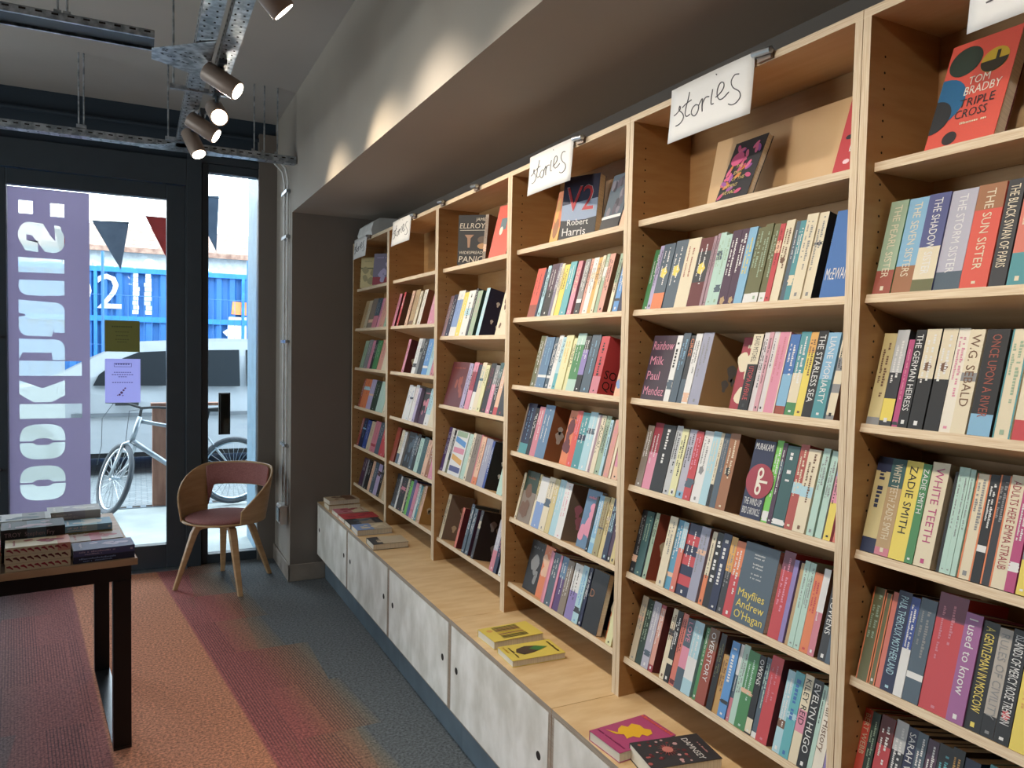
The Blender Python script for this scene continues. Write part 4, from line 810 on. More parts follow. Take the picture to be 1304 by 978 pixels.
disp('grey marbled book with a white band, top shelf of the third bookcase', 'slate|c:white', .045, 2.035, 0, 16, .105, .195, .02, art_grey)
disp('pale blue and orange book at the right end of third top shelf', 'cornflower blue|b:0-.3:peach|c:white', .040, 1.935, 0, 17, .07, .19, .02)
def art_ellroy(mb, w_, h):
    put_text(mb, 'JAMES', (-.001, -w_ * .02, h * .88), (0, -1, 0), (0, 0, 1), length=w_ * .46, height=.014, c=PAL['ivory'], shear=.12); put_text(mb, 'ELLROY', (-.001, w_ * .46, h * .73), (0, -1, 0), (0, 0, 1), length=w_ * .9, height=.024, c=PAL['ivory'], shear=.12)
    mb.poly([(-.0008, w_ * .45, h * .685), (-.0008, -w_ * .45, h * .685), (-.0008, -w_ * .45, h * .695), (-.0008, w_ * .45, h * .695)], 0, PAL['ivory'])
    mb.poly([(-.0008, w_ * .30, h * .60), (-.0008, w_ * .02, h * .60), (-.0008, w_ * .12, h * .53), (-.0008, w_ * .14, h * .34), (-.0008, w_ * .20, h * .34), (-.0008, w_ * .22, h * .53)], 0, hx('b08a72'))
    disc(mb, -w_ * .25, h * .5, w_ * .16, hx('6b5a50'), 1, h * .07); disc(mb, -w_ * .26, h * .37, w_ * .17, hx('c89a6c'), 2, h * .06)
    put_text(mb, 'WIDESPREAD', (-.001, w_ * .46, h * .215), (0, -1, 0), (0, 0, 1), length=w_ * .9, height=.013, c=PAL['ivory'], shear=.12); put_text(mb, 'PANIC', (-.001, w_ * .46, h * .05), (0, -1, 0), (0, 0, 1), length=w_ * .9, height=.028, c=PAL['ivory'], shear=.12)
disp('black book with slanted cream lettering on the top shelf, clipped bookcase', 'charcoal|s:brown|c:ivory', .075, 3.185, 52, 5, .158, .232, .034, art_ellroy, z=DEEP[0])
disp('brown book standing spine out beside the black lettered book', 'taupe|c:brown|s:brown', .035, 2.985, 25, 6, .13, .20, .018, z=DEEP[0], face=False)
def art_redd(mb, w_, h):
    mb.poly([(-.0008, .022, h * .52), (-.0008, -.018, h * .52), (-.0008, -.018, h * .74), (-.0008, .022, h * .74)], 0, hx('5c7480')); disc(mb, .010, h * .50, .012, PAL['ivory'], 2, .02, 8)
disp('orange-red paperback with a small grey picture, top shelf, clipped bookcase', 'vermilion|c:maroon|s:maroon', .040, 2.865, 12, 15, .118, .235, .02, art_redd, z=DEEP[0])
disp('grey book at the right end of the clipped bookcase top shelf', 'grey|c:white', .030, 2.722, 0, 8, .05, .19, .03, z=DEEP[0])
disp('olive yellow book facing out on the top shelf, leftmost bookcase', 'straw|c:khaki|b:.62-.66:olive', .065, 4.87, 50, 6, .145, .205, .028)
disp('mauve and red book beside the olive yellow one, leftmost bookcase', 'purple grey|b:0-.25:crimson|c:lilac', .055, 4.58, 45, 8, .13, .20, .02)

# flat books on the counter
def flat(label, spec, x0, x1, yc, wdt, t, z, yaw=0, art=None, group='books lying on the low cabinets', spine_to_cam=False):
    o = parse(spec)
    if art: o['art'] = art
    h = x1 - x0
    if not spine_to_cam: base = Matrix(((0, 0, 1, x0), (0, 1, 0, yc), (-1, 0, 0, z + t + .0006), (0, 0, 0, 1)))
    else: base = Matrix(((0, 0, -1, x1), (0, -1, 0, yc), (-1, 0, 0, z + t + .0006), (0, 0, 0, 1)))
    if yaw:
        c = Vector(((x0 + x1) / 2, yc, 0)); base = Matrix.Translation(c) @ Matrix.Rotation(R(yaw), 4, 'Z') @ Matrix.Translation(-c) @ base
    bk = make_book(o, t, wdt, base, h, True); return tag(bk, label, 'book', group)
def art_pink(mb, w_, h):
    pts = [(.035, .075), (.045, .095), (.030, .105), (.040, .125), (.022, .140), (.002, .138), (-.012, .150), (-.030, .140), (-.034, .120), (-.020, .112), (-.030, .095), (-.016, .085), (-.018, .062), (.004, .070), (.016, .052), (.050, .042), (.020, .062)]
    mb.poly([(-.0008, y, z) for y, z in pts], 0, hx('e8b52c')); dashes(mb, .12, (-.001, .062, .178), (0, -1, 0), (0, 0, 1), .010, hx('e0604c')); dashes(mb, .11, (-.001, .058, .022), (0, -1, 0), (0, 0, 1), .006, hx('7a1c50'))
flat('magenta paperback with a yellow shape lying on the cabinet top', 'magenta|c:maroon', -.215, -.022, 1.610, .130, .026, ZT, 4, art_pink)
def art_damson(mb, w_, h):
    rc = random.Random(5)
    for i in range(34): disc(mb, rc.uniform(-w_ * .45, w_ * .45), rc.uniform(.006, .12), rc.uniform(.003, .007), hx(rc.choice(('7a2c34', 'b05a58', 'c9a0a0', '5a2028'))), 1 + i * .05, None, 6)
    for i in range(16):
        a = i * math.pi / 8; mb.poly([(-.003, .004 + .006 * math.cos(a + .2), .078 + .006 * math.sin(a + .2)), (-.003, .004 + .032 * math.cos(a), .078 + .026 * math.sin(a)), (-.003, .004 + .006 * math.cos(a - .2), .078 + .006 * math.sin(a - .2))], 0, hx('b8605c'))
    disc(mb, .004, .078, .014, hx('c97a70'), 10)
    put_text(mb, 'DAMNSEY', (-.002, .045, .138), (0, -1, 0), (0, 0, 1), length=.10, height=.017, c=PAL['white']); dashes(mb, .05, (-.002, .02, .170), (0, -1, 0), (0, 0, 1), .005, hx('c08a88'))
flat('thick dark paperback with a red flower lying nearest the camera', 'charcoal|c:white', -.185, .010, 1.470, .126, .040, ZT, -10, art_damson)
def art_y1(mb, w_, h):
    rc = random.Random(2)
    for i in range(12): y = -.05 + i * .009; mb.poly([(-.0008, y, .05), (-.0008, y + .005, .045), (-.0008, y + .005, .145), (-.0008, y, .15)], 0, hx(rc.choice(('3c3420', '8a4a50', 'c9b040', '5c5a2c'))))
    disc(mb, .03, .03, .012, PAL['amber'], 1)
flat('yellow paperback with dark strokes, farther of the yellow pair', 'yellow|c:brown', -.198, .003, 2.392, .132, .028, ZT, 2, art_y1)
def art_y2(mb, w_, h):
    mb.poly([(-.0008, -.030, .060), (-.0008, -.005, .040), (-.0008, .022, .052), (-.0008, .036, .090), (-.0008, .026, .130), (-.0008, .006, .160), (-.0008, -.010, .130), (-.0008, -.022, .10)], 0, hx('4a3a2c'))
    mb.poly([(-.001, .006, .165), (-.001, -.014, .120), (-.001, .010, .095), (-.001, .026, .125)], 0, hx('3f7a3c')); dashes(mb, .09, (-.001, .045, .178), (0, -1, 0), (0, 0, 1), .010, hx('4a3a1c')); dashes(mb, .08, (-.001, .04, .028), (0, -1, 0), (0, 0, 1), .008, hx('4a3a1c')); dashes(mb, .05, (-.001, .05, .012), (0, -1, 0), (0, 0, 1), .006, hx('b07a1c'))
flat('yellow paperback with a green and brown motif, nearer of the pair', 'yellow|c:brown', -.200, .000, 2.225, .126, .022, ZT, -2, art_y2)
flat('single dark and pale book lying apart on the cabinet top', 'charcoal|b:.3-1:beige|c:beige', -.218, -.028, 3.815, .150, .030, ZT, -2)
flat('blue and cream book lying at the front of the far counter row', 'cornflower blue|b:.5-1:beige|c:cream', -.215, -.015, 4.14, .15, .030, ZT, -2)
flat('dark blue book with tan picture in the far counter row', 'charcoal|b:.35-.75:taupe|c:slate', -.215, -.015, 4.30, .14, .026, ZT, -1)
flat('red paperback lying in the far counter row', 'red|c:crimson', -.215, .000, 4.455, .15, .026, ZT, 0)
flat('pink and cream paperback lying behind the red one', 'rose|b:.5-1:cream|c:crimson', -.215, -.015, 4.62, .14, .026, ZT, 1)
flat('tan book lying at the far end, below its twin', 'tan|b:.5-.8:brown|c:brown', -.215, -.010, 4.84, .14, .030, ZT, 0)
flat('tan and cream book on top of the far end pile', 'beige|b:.55-.9:brown|c:brown', -.213, -.012, 4.86, .14, .028, ZT + .031, 3)

# ---------------------------------------------------------------- signs, clips, box on the bookcases
S_STROKES = [[(268, 298), (285, 285), (305, 262), (300, 247), (298, 268), (322, 285), (330, 308), (312, 338), (285, 352)],
 [(357, 175), (350, 215), (340, 260), (340, 290), (352, 300), (370, 288)], [(318, 255), (340, 235), (372, 215)],
 [(400, 240), (382, 258), (378, 285), (398, 297), (416, 275), (418, 245), (400, 240)], [(418, 245), (436, 210), (438, 245), (442, 275), (440, 235), (455, 205), (475, 200)],
 [(492, 165), (488, 205), (490, 238), (503, 235)], [(505, 91), (509, 95)], [(512, 205), (532, 188), (550, 160), (550, 138), (536, 132), (522, 152), (518, 188), (530, 214), (552, 210), (580, 180)],
 [(625, 96), (603, 100), (588, 130), (600, 160), (632, 178), (640, 205), (622, 232), (600, 242), (583, 238)]]
def sign(ya, yb, ztop, zbot, label, clip=True):
    e = empty('paper_sign', (-.012, (ya + yb) / 2, ztop)); tag(e, label, 'sign', 'handwritten signs clipped to the bookcase tops')
    mb = MB(); n = 10; L = ya - yb; Hh = ztop - zbot
    def P_(u, v, k=0): x = -.010 - .010 * (1 - v) ** 1.5 - .003 * math.sin(u * math.pi) - k; return (x, ya - u * L, zbot + v * Hh)
    mb.mesh([P_(i / n, j / 6) for i in range(n + 1) for j in range(7)], [(i * 7 + j, i * 7 + 7 + j, i * 7 + 8 + j, i * 7 + j + 1) for i in range(n) for j in range(6)])
    o = mb.build('sheet', 'paper', smooth=True); sol = o.modifiers.new('solidify', 'SOLIDIFY'); sol.thickness = .0006; child(o, e)
    mb = MB()
    for st_ in S_STROKES:
        pts = []
        for i in range(len(st_) - 1):
            p0 = st_[max(0, i - 1)]; p1 = st_[i]; p2 = st_[i + 1]; p3 = st_[min(len(st_) - 1, i + 2)]
            for q in range(4):
                t = q / 4; f = lambda a, b, c, d: .5 * (2 * b + (c - a) * t + (2 * a - 5 * b + 4 * c - d) * t * t + (3 * b - a - 3 * c + d) * t ** 3)
                pts.append((f(p0[0], p1[0], p2[0], p3[0]), f(p0[1], p1[1], p2[1], p3[1])))
        pts.append(st_[-1])
        uv = [((x - 240) / 455, ((450 - (x - 240) * .37) - y) / 285) for x, y in pts]
        mb.tube([P_(u, max(.02, min(.98, v)), .0008) for u, v in uv], 0.00135, 6)
    child(mb.build('handwriting', 'ink', smooth=True), e)
sign(1.661, 1.354, HT + .014, 2.150, 'white paper sign lettered by hand, second bookcase from the right')
sign(2.483, 2.174, HT + .014, 2.152, 'white paper sign lettered by hand over the blue hardback')
sign(0.838, 0.530, HT + .014, 2.146, 'white paper sign cut off by the top right corner')
sign(4.150, 3.830, HT + .014, 2.157, 'small-looking paper sign above the empty top shelf')
sign(4.992, 4.690, HT + .014, 2.164, 'farthest paper sign, clipped above the olive yellow book')
def clip(y, label):
    e = empty('clip', (0, y, HT)); tag(e, label, 'clip', 'metal clips gripping the bookcase tops')
    mb = MB(); mb.cyl((-.018, y + .022, HT + .004), (-.018, y - .034, HT - .002), .008, 12); child(mb.build('barrel', 'steel', smooth=False), e)
    mb = MB(); mb.box(-.016, .03, y - .018, y + .012, HT + .0006, HT + .006); mb.box(-.010, -.0006, y - .026, y + .016, HT - .016, HT + .006); child(mb.build('jaw', 'spot'), e)
clip(3.385, 'farther metal clip on the clipped bookcase, no sign on it'); clip(2.985, 'nearer metal clip on the clipped bookcase, no sign on it')
clip(2.140, 'metal clip at the right edge of the sign over the blue hardback'); clip(1.330, 'metal clip at the right edge of the largest whole sign')
clip(3.790, 'metal clip right of the sign above the empty top shelf'); clip(4.645, 'metal clip right of the farthest sign')
e = empty('white_box', (.12, 4.85, HT)); tag(e, 'curved white carton standing on top of the leftmost bookcase', 'box')
mb = MB(); pts = [(.03, HT + .001), (.02, HT + .05), (.035, HT + .10), (.075, HT + .13), (.20, HT + .135), (.20, HT + .001)]
yA, yB = 5.03, 4.70; n = len(pts)
for i in range(n):
    j = (i + 1) % n; mb.poly([(pts[i][0], yA, pts[i][1]), (pts[j][0], yA, pts[j][1]), (pts[j][0], yB, pts[j][1]), (pts[i][0], yB, pts[i][1])])
mb.poly([(p[0], yA, p[1]) for p in pts]); mb.poly([(p[0], yB, p[1]) for p in reversed(pts)])
child(bevel(mb.build('shell', 'white'), .006), e)
# ---------------------------------------------------------------- display table and its books
TX0, TX1, TY0, TY1, TZ = -3.2, -1.312, 3.19, 4.10, 0.752
e = empty('display_table', ((TX0 + TX1) / 2, (TY0 + TY1) / 2, 0)); tag(e, 'long table with oak top and black steel loop legs, stacked with books', 'table')
mb = MB(); mb.box(TX0, TX1, TY0, TY1, TZ - .026, TZ); child(bevel(mb.build('tabletop', 'table_wood'), .002), e)
mb = MB(); mb.box(TX0 + .03, TX1 - .02, TY0 + .02, TY0 + .06, TZ - .085, TZ - .027); mb.box(TX0 + .03, TX1 - .02, TY1 - .06, TY1 - .02, TZ - .085, TZ - .027); mb.box(TX1 - .075, TX1 - .02, TY0 + .06, TY1 - .06, TZ - .085, TZ - .027)
child(mb.build('apron', 'black_steel'), e)
for xx in (TX1 - .083, TX0 + .03):
    for yy in (TY0 + .022, TY1 - .068):
        mb = MB(); mb.box(xx, xx + .063, yy, yy + .045, .012, TZ - .086); child(bevel(mb.build('leg', 'black_steel'), .002), e)
    mb = MB(); mb.box(xx, xx + .063, TY0 + .022, TY1 - .023, 0.0, .0115); child(mb.build('foot_bar', newmat('polished_black_steel', hx('3a3c40'), 0.22, metal=0.8)), e)
TM = Matrix.Translation((TX1, TY0, 0)) @ Matrix.Rotation(R(7), 4, 'Z') @ Matrix.Translation((-TX1, -TY0, 0))
e.matrix_basis = TM @ Matrix.Translation(e.location)
def stack(x0, x1, y0, d, z, items, group='books stacked on the display table'):
    for spec, t, lab in items:
        fl = flat(lab, spec, x0 + random.uniform(-.002, .002), x1, y0 + d / 2, d, t, z, random.uniform(-.6, .6), None, group, True); fl.matrix_world = TM @ fl.matrix_world; z += t + .0014
stack(-1.525, -1.320, 3.205, .130, TZ, [('navy|c:cornflower blue|s:navy', .024, 'navy paperback at the front corner of the table, lower of two'), ('navy|b:0-1:indigo|c:lilac', .024, 'navy paperback with pale lettering at the front table corner, upper of two')])
stack(-1.737, -1.535, 3.205, .130, TZ, [('cream|c:crimson|w', .028, 'cream book with red wavy spine, bottom of the front pile'), ('cream|c:maroon|w', .028, 'cream book with red wavy spine, middle of the front pile'), ('cream|c:crimson|w|b:.0-.2:salmon', .028, 'cream book with red wavy spine, topmost of the front pile')])
stack(-1.95, -1.750, 3.205, .130, TZ, [('cream|c:crimson', .030, 'cream and red book at the left frame edge, bottom of its pile'), ('cream|c:red', .030, 'cream and red book at the left frame edge, middle of its pile'), ('cream|b:.0-.3:red|c:crimson', .028, 'cream and red book at the left frame edge, top of its pile')])
stack(-1.535, -1.345, 3.345, .130, TZ, [('lilac grey|c:rose', .026, 'pale lilac book behind the navy ones, lower'), ('floral white|b:.4-.6:pink|c:rose', .024, 'pinkish white book behind the navy paperbacks, upper')])
stack(-1.748, -1.545, 3.345, .140, TZ, [('charcoal|c:grey', .042, 'dark book at the bottom of the second left pile'), ('charcoal|c:grey', .036, 'dark book in the middle of the second left pile'), ('black|b:.3-.6:slate|c:mauve|t:TROY  Stephen Fry', .042, 'thick dark book with mauve spine lettering on top of its pile')])
stack(-1.975, -1.762, 3.345, .140, TZ, [('brown|c:tan', .045, 'brown book at the left frame edge behind the cream pile, lower'), ('copper|b:0-.5:grey|c:black', .050, 'brown and grey book at the left frame edge, upper')])
stack(-1.548, -1.370, 3.490, .125, TZ, [('straw|c:white', .028, 'yellow-edged book at the bottom of the right middle pile'), ('khaki|c:white', .026, 'khaki book in the right middle pile'), ('sky blue|b:.3-.6:light blue|c:white', .026, 'blue book with white lettering on the right middle pile')])
stack(-1.778, -1.585, 3.505, .140, TZ, [('charcoal|c:grey', .045, 'black book under the grey one in the third row'), ('grey|c:slate', .045, 'dark grey book beneath the pale grey cover, third row'), ('pale grey|c:slate|b:.1-.5:grey', .030, 'pale grey book topping the left pile of the third row')])
stack(-1.594, -1.400, 3.635, .130, TZ, [('grey|c:white', .040, 'grey book at the bottom of the rearmost right pile'), ('olive|c:white', .038, 'olive-grey book in the middle of the rearmost right pile'), ('pale grey|c:white|b:.3-.7:lilac grey', .034, 'silvery book on top of the rearmost right pile')])

# ---------------------------------------------------------------- chair
CH = empty('tub_chair', (-0.80, 5.235, 0)); tag(CH, 'bentwood tub chair with dusky pink pad beside the glass door', 'chair')
# local frame: front = -y, then rotated
fd = Vector((-0.28, -0.38, 0)).normalized()
rzc = math.atan2(fd.x, -fd.y) * 1.0
CH.rotation_euler = (0, 0, -math.atan2(-fd.x, -fd.y) * 1.0)
def shell_pt(th, v, off=0.0):
    """th: angle from back centre, -1..1 ; v 0 bottom .. 1 top"""
    a = th * R(128); s = abs(th)
    top = .775 - .02 * s - .235 * max(0, (s - .38) / .62) ** 1.45
    bot = .615 - .185 * min(1, max(0, (s - .30) / .18)) ** 1.0 * (1) - .0
    bot = .615 if s < .34 else (.615 - .185 * min(1, (s - .34) / .10))
    z = bot + (top - bot) * v
    flare = .255 + .045 * max(0, min(1, (z - .43) / .3)) + off
    return (flare * 1.02 * math.sin(a), flare * .98 * math.cos(a) - .005, z)
def grid(fn, nu, nv, name, mat, thick_=.010, parent=CH):
    mb = MB(); idx = {}
    V = [fn(i / nu * 2 - 1, j / nv) for i in range(nu + 1) for j in range(nv + 1)]
    F = [(i * (nv + 1) + j, (i + 1) * (nv + 1) + j, (i + 1) * (nv + 1) + j + 1, i * (nv + 1) + j + 1) for i in range(nu) for j in range(nv)]
    mb.mesh(V, F); o = mb.build(name, mat, parent, smooth=True)
    so = o.modifiers.new('solidify', 'SOLIDIFY'); so.thickness = thick_; so.offset = 0
    bevel(o, .003); return o
grid(shell_pt, 64, 10, 'backrest_shell', 'chair_ply', .012)
def pad_pt(th, v):
    t2 = th * .42; x, y, z = shell_pt(t2, .06 + .88 * v, -.020 - .012 * math.sin(max(0, min(1, v)) * math.pi) * (1 - abs(th) ** 4)); return (x, y, z)
grid(pad_pt, 32, 8, 'back_pad', 'cushion', .012)
# seat shell: shallow dish joined to the arms
mb = MB(); nr, na = 7, 48; V = []
for i in range(nr + 1):
    r = i / nr
    for j in range(na):
        a = 2 * math.pi * j / na; rx, ry = .258, .252
        z = .405 + .032 * r ** 3
        V.append((rx * r * math.sin(a), ry * r * math.cos(a) - .005, z))
F = [(i * na + j, i * na + (j + 1) % na, (i + 1) * na + (j + 1) % na, (i + 1) * na + j) for i in range(nr) for j in range(na)]
mb.mesh(V, F); o = mb.build('seat_shell', 'chair_ply', CH, smooth=True); so = o.modifiers.new('solidify', 'SOLIDIFY'); so.thickness = .012; so.offset = 0
mb = MB(); V = []; nr = 10
for i in range(nr + 1):
    ph = math.pi * i / nr
    for j in range(na):
        a = 2 * math.pi * j / na; sr = math.sin(ph) ** .6
        V.append((.236 * sr * math.sin(a), .230 * sr * math.cos(a) - .01, .447 + .027 * math.cos(ph)))
F = [(i * na + j, i * na + (j + 1) % na, (i + 1) * na + (j + 1) % na, (i + 1) * na + j) for i in range(nr) for j in range(na)]
mb.mesh(V, F); mb.build('seat_cushion', 'cushion', CH, smooth=True)
# legs: tapered, splayed, each with a bent top under the seat
inv = CH.matrix_basis.inverted()
bpy.context.view_layer.update()
inv = Matrix.Translation(CH.location) @ Matrix.Rotation(CH.rotation_euler.z, 4, 'Z'); inv = inv.inverted()
for (fx, fy) in ((-1.105, 5.19), (-.735, 4.90), (-.49, 5.33), (-.78, 5.52)):
    ft = inv @ Vector((fx, fy, 0)); d = Vector((ft.x, ft.y, 0)); L = d.length; d.normalize(); sd = Vector((-d.y, d.x, 0))
    mb = MB(); prof = [(.045, .398, .016, .016), (.14, .396, .020, .018), (.172, .385, .024, .020), (.19, .35, .024, .019), (L - .004, .0, .015, .0135)]
    base = len(mb.v)
    pv = Vector((0, 0, 0))
    for i, (rr, z, wd, th_) in enumerate(prof):
        c = d * rr + Vector((0, 0, z))
        nrm = Vector((0, 0, 1)) if i < 2 else ((d + Vector((0, 0, 1))).normalized() if i == 2 else (d * .95 + Vector((0, 0, .3))).normalized())
        if i == 4: nrm = d
        for s1, s2 in ((-1, -1), (1, -1), (1, 1), (-1, 1)): mb.v.append(tuple(c + sd * wd * s1 + nrm * th_ * s2))
    for i in range(len(prof) - 1):
        for q in range(4): a = base + i * 4 + q; b = base + i * 4 + (q + 1) % 4; mb.f.append((a, b, b + 4, a + 4)); mb.m.append(0); mb.c.append((1, 1, 1))
    for q in (0, len(prof) - 1): mb.f.append(tuple(base + q * 4 + i for i in range(4))); mb.m.append(0); mb.c.append((1, 1, 1))
    o = mb.build('leg', 'chair_ply', CH); bevel(o, .005, 3)

# ---------------------------------------------------------------- outside: ground, kerb, container hoarding, buildings
MATS['deck'] = newmat('pale_concrete', hx('8d9392'), 0.8, nscale=3, noise=0.06)
MATS['paving'] = newmat('street_setts', hx('767c80'), 0.85, nscale=2, noise=0.1)
MATS['container'] = newmat('container_blue', hx('2f67a4'), 0.5, nscale=2, noise=0.05)
MATS['signwhite'] = newmat('stencil_white', hx('dfe3e6'), 0.7)
MATS['render'] = newmat('white_render', hx('b4bec2'), 0.8)
MATS['tile'] = newmat('clay_roof_tiles', hx('6f5348'), 0.8, nscale=6, base2=hx('a08474'), bump=.3)
MATS['carpaint'] = newmat('silver_car_paint', hx('a6acb2'), 0.35, metal=0.0, noise=0.01, coat=.6)
MATS['carglass'] = newmat('car_glass', hx('161b20'), 0.35, noise=0.01)
MATS['tyre'] = newmat('tyre_rubber', hx('2c2d30'), 0.8)
MATS['rustpost'] = newmat('weathered_timber', hx('6d4a3c'), 0.8, nscale=5, stretch=(3, 3, .5), base2=hx('8a6452'))
MATS['flag'] = newmat('grey_bunting', hx('8d97aa'), 0.8); MATS['flag_red'] = newmat('red_bunting', hx('c8413a'), 0.8)
# paving with a brick pattern
pm = bpy.data.materials.new('brick_paving'); pm.use_nodes = True; pn = pm.node_tree; pp = pn.nodes['Principled BSDF']; pp.inputs['Roughness'].default_value = .85
pb = pn.nodes.new('ShaderNodeTexBrick'); pt = pn.nodes.new('ShaderNodeTexCoord'); pn.links.new(pt.outputs['Object'], pb.inputs['Vector']); pb.inputs['Scale'].default_value = 4.5
pb.inputs['Color1'].default_value = (*hx('686d70'), 1); pb.inputs['Color2'].default_value = (*hx('7a8082'), 1); pb.inputs['Mortar'].default_value = (*hx('565a5e'), 1); pb.inputs['Mortar Size'].default_value = .03
pn.links.new(pb.outputs[0], pp.inputs['Base Color'])
struct(boxobj('ground_slab', -14, 10, YG + .07, 8.05, -.12, -.01, 'deck'))
struct(boxobj('ground_paving', -14, 10, 8.05, 60, -.13, -.012, pm))
mb = MB(); mb.box(-14, 10, 7.98, 8.10, -.010, -.004)
for i in range(60): mb.box(-4 + i * .12, -4 + i * .12 + .07, 7.995, 8.085, -.004, -.0035, 1)
struct(mb.build('trim_4', ['plinth', 'hole']))
# reveal beside the sidelight
e_ = boxobj('wall_exterior', -0.50, XB + 3, YG + .13, YG + .75, -.01, 4.2, newmat('pale_blue_cladding', hx('587486'), .5)); struct(e_)
struct(boxobj('wall_upper', -12, XB + 3, YG + .13, YG + .5, 3.35, 6.0, 'navywall'))
# blue container
CY = 14.0
e = empty('shipping_container', (-2, CY, 0)); tag(e, 'blue corrugated container with white stencilled numerals behind the parked car', 'container')
def corr(mb, x0, x1, z0, z1, y, pitch=.22, dep=.05):
    x = x0
    while x < x1:
        a = [x, x + pitch * .35, x + pitch * .5, x + pitch * .85, x + pitch]
        yy = [y, y, y + dep, y + dep, y]
        for i in range(4): mb.poly([(a[i], yy[i], z0), (a[i + 1], yy[i + 1], z0), (a[i + 1], yy[i + 1], z1), (a[i], yy[i], z1)])
        x += pitch
mb = MB(); corr(mb, -8.0, 4.0, 0.1, 1.93, CY); corr(mb, -8.0, 4.0, 2.02, 2.74, CY); mb.box(-8, 4, CY + .052, CY + 2.4, 0, 2.78)
child(mb.build('corrugated_wall', 'container'), e)
mb = MB(); mb.box(-8, 4, CY - .03, CY + .02, 1.93, 2.02); mb.box(-8, 4, CY - .03, CY + .06, 2.74, 2.82); mb.box(-8, 4, CY - .03, CY + .02, 0, .1)
for x in (-5.2, -1.95, -.55, .33): mb.box(x, x + .05, CY - .035, CY + .01, 0.1, 2.78)
child(mb.build('corner_rail', newmat('container_rail_blue', hx('2c79c4'), .5)), e)
mb = MB()
put_text(mb, '2', (-1.90, CY - .012, 2.14), (1, 0, 0), (0, 0, 1), length=.42, height=.56); put_text(mb, '0', (-2.335, CY - .012, 2.14), (1, 0, 0), (0, 0, 1), length=.42, height=.56)
for x in (-1.38, -1.20):
    for i in range(9): mb.box(x + random.uniform(-.015, .015), x + .09 + random.uniform(-.015, .015), CY - .014, CY - .012, 2.06 + i * .077, 2.06 + i * .077 + .066)
o = mb.build('stencilled_number', 'signwhite'); child(o, e)
mb = MB(); mb.poly([(.16, CY - .013, 2.12), (.48, CY - .013, 2.10), (.47, CY - .013, 2.33), (.18, CY - .013, 2.34)], 0); mb.poly([(.12, CY - .013, 2.07), (.55, CY - .013, 2.07), (.55, CY - .013, 1.62), (.10, CY - .013, 1.62), (.10, CY - .013, 1.72), (.02, CY - .013, 1.80), (.10, CY - .013, 1.86)], 1)
child(mb.build('painted_patch', [newmat('orange_sticker', hx('e08a50'), .7), 'signwhite']), e)
# weld mesh fence
mb = MB()
for i in range(46): x = -3.2 + i * .11; mb.cyl((x, 12.9, 0), (x, 12.9, 2.3), .004, 5, cap=False)
for z in (1.0, 1.55, 2.3): mb.cyl((-3.2, 12.9, z), (1.8, 12.9, z), .006, 5, cap=False)
for x in (-1.78, -.53, .3): mb.cyl((x, 12.88, 0), (x, 12.88, 2.95), .022, 6)
tag(mb.build('mesh_fence', 'container'), 'fine steel mesh fence standing in front of the blue container', 'fence')
# buildings behind
BY = 22.0
e = empty('building', (-2, BY, 0)); tag(e, 'long white building with a tiled roof beyond the blue container', 'building')
mb = MB(); mb.box(-12, 7, BY, BY + 6, 0, 4.05); child(mb.build('wall', 'render'), e)
mb = MB(); z0 = 4.02
mb.poly([(-12, BY - .3, 4.05), (7, BY - .3, 3.95), (7, BY + 2.2, 4.85), (-12, BY + 2.2, 5.0)]); mb.box(-12, 7, BY - .34, BY - .26, 3.90, 4.03); mb.poly([(-12, BY + 2.2, 5.0), (7, BY + 2.2, 4.85), (7, BY + 6, 4.0), (-12, BY + 6, 4.0)])
child(mb.build('roof', ['tile']), e)
for (x0, x1, z0, z1) in ((-3.6, -2.35, 3.3, 3.62), (-2.30, -1.35, 3.25, 3.6), (-.2, .55, 3.0, 3.62), (.95, 1.55, 2.95, 3.5), (1.65, 2.3, 2.95, 3.5)):
    mb = MB(); mb.box(x0, x1, BY - .04, BY - .001, z0, z1); f = child(mb.build('window', 'signwhite'), e)
    mb = MB(); n = 2
    for i in range(n): mb.box(x0 + .05 + i * (x1 - x0 - .05) / n, x0 + (i + 1) * (x1 - x0 - .05) / n, BY - .05, BY - .041, z0 + .05, z1 - .05)
    p = mb.build('window_glass', newmat('teal_glass', hx('7fb4bc'), .2)); p.parent = f
# satellite dish
mb = MB(); mb.cyl((-1.05, BY - .66, 3.35), (-.95, BY - .56, 3.42), .05, 20, r2=.34); mb.cyl((-.9, BY - .5, 3.2), (-.9, BY - .36, 3.2), .03, 8)
tag(mb.build('satellite_dish', 'render'), 'pale round dish mounted on the white building wall', 'dish')

# bunting
mb = MB(); mb.tube([(-3.2, YG + .2, 2.60), (-1.88, 6.75, 2.441), (-1.78, 6.75, 2.441), (-1.63, 6.75, 2.531), (-1.37, 6.75, 2.531), (-1.25, 6.75, 2.601), (-.99, 6.75, 2.601), (-.94, 6.75, 2.801), (-.70, 6.75, 2.801), (-.54, 6.75, 2.83)], .003, 5)
tag(mb.build('bunting_line', 'frame'), 'thin cord strung outside above the shopfront door', 'cord')
def flag(x, zt, wd, h, mat, label, lean=0):
    mb = MB(); y = 6.75; mb.poly([(x - wd / 2, y, zt), (x + wd / 2, y, zt + lean * .2), (x + lean, y + .01, zt - h)])
    o = mb.build('pennant', mat); so = o.modifiers.new('solidify', 'SOLIDIFY'); so.thickness = .002
    tag(o, label, 'pennant', 'triangular pennants hung outside')
flag(-1.50, 2.53, .26, .37, 'flag', 'grey triangular pennant left of centre in the door glass', .07)
flag(-1.12, 2.60, .27, .34, 'flag_red', 'red pennant partly behind the door frame', .03)
flag(-.82, 2.80, .24, .44, 'flag', 'grey pennant at the top of the sidelight', .10)
flag(-1.83, 2.44, .10, .26, 'flag_red', 'small red pennant behind the vinyl lettering')

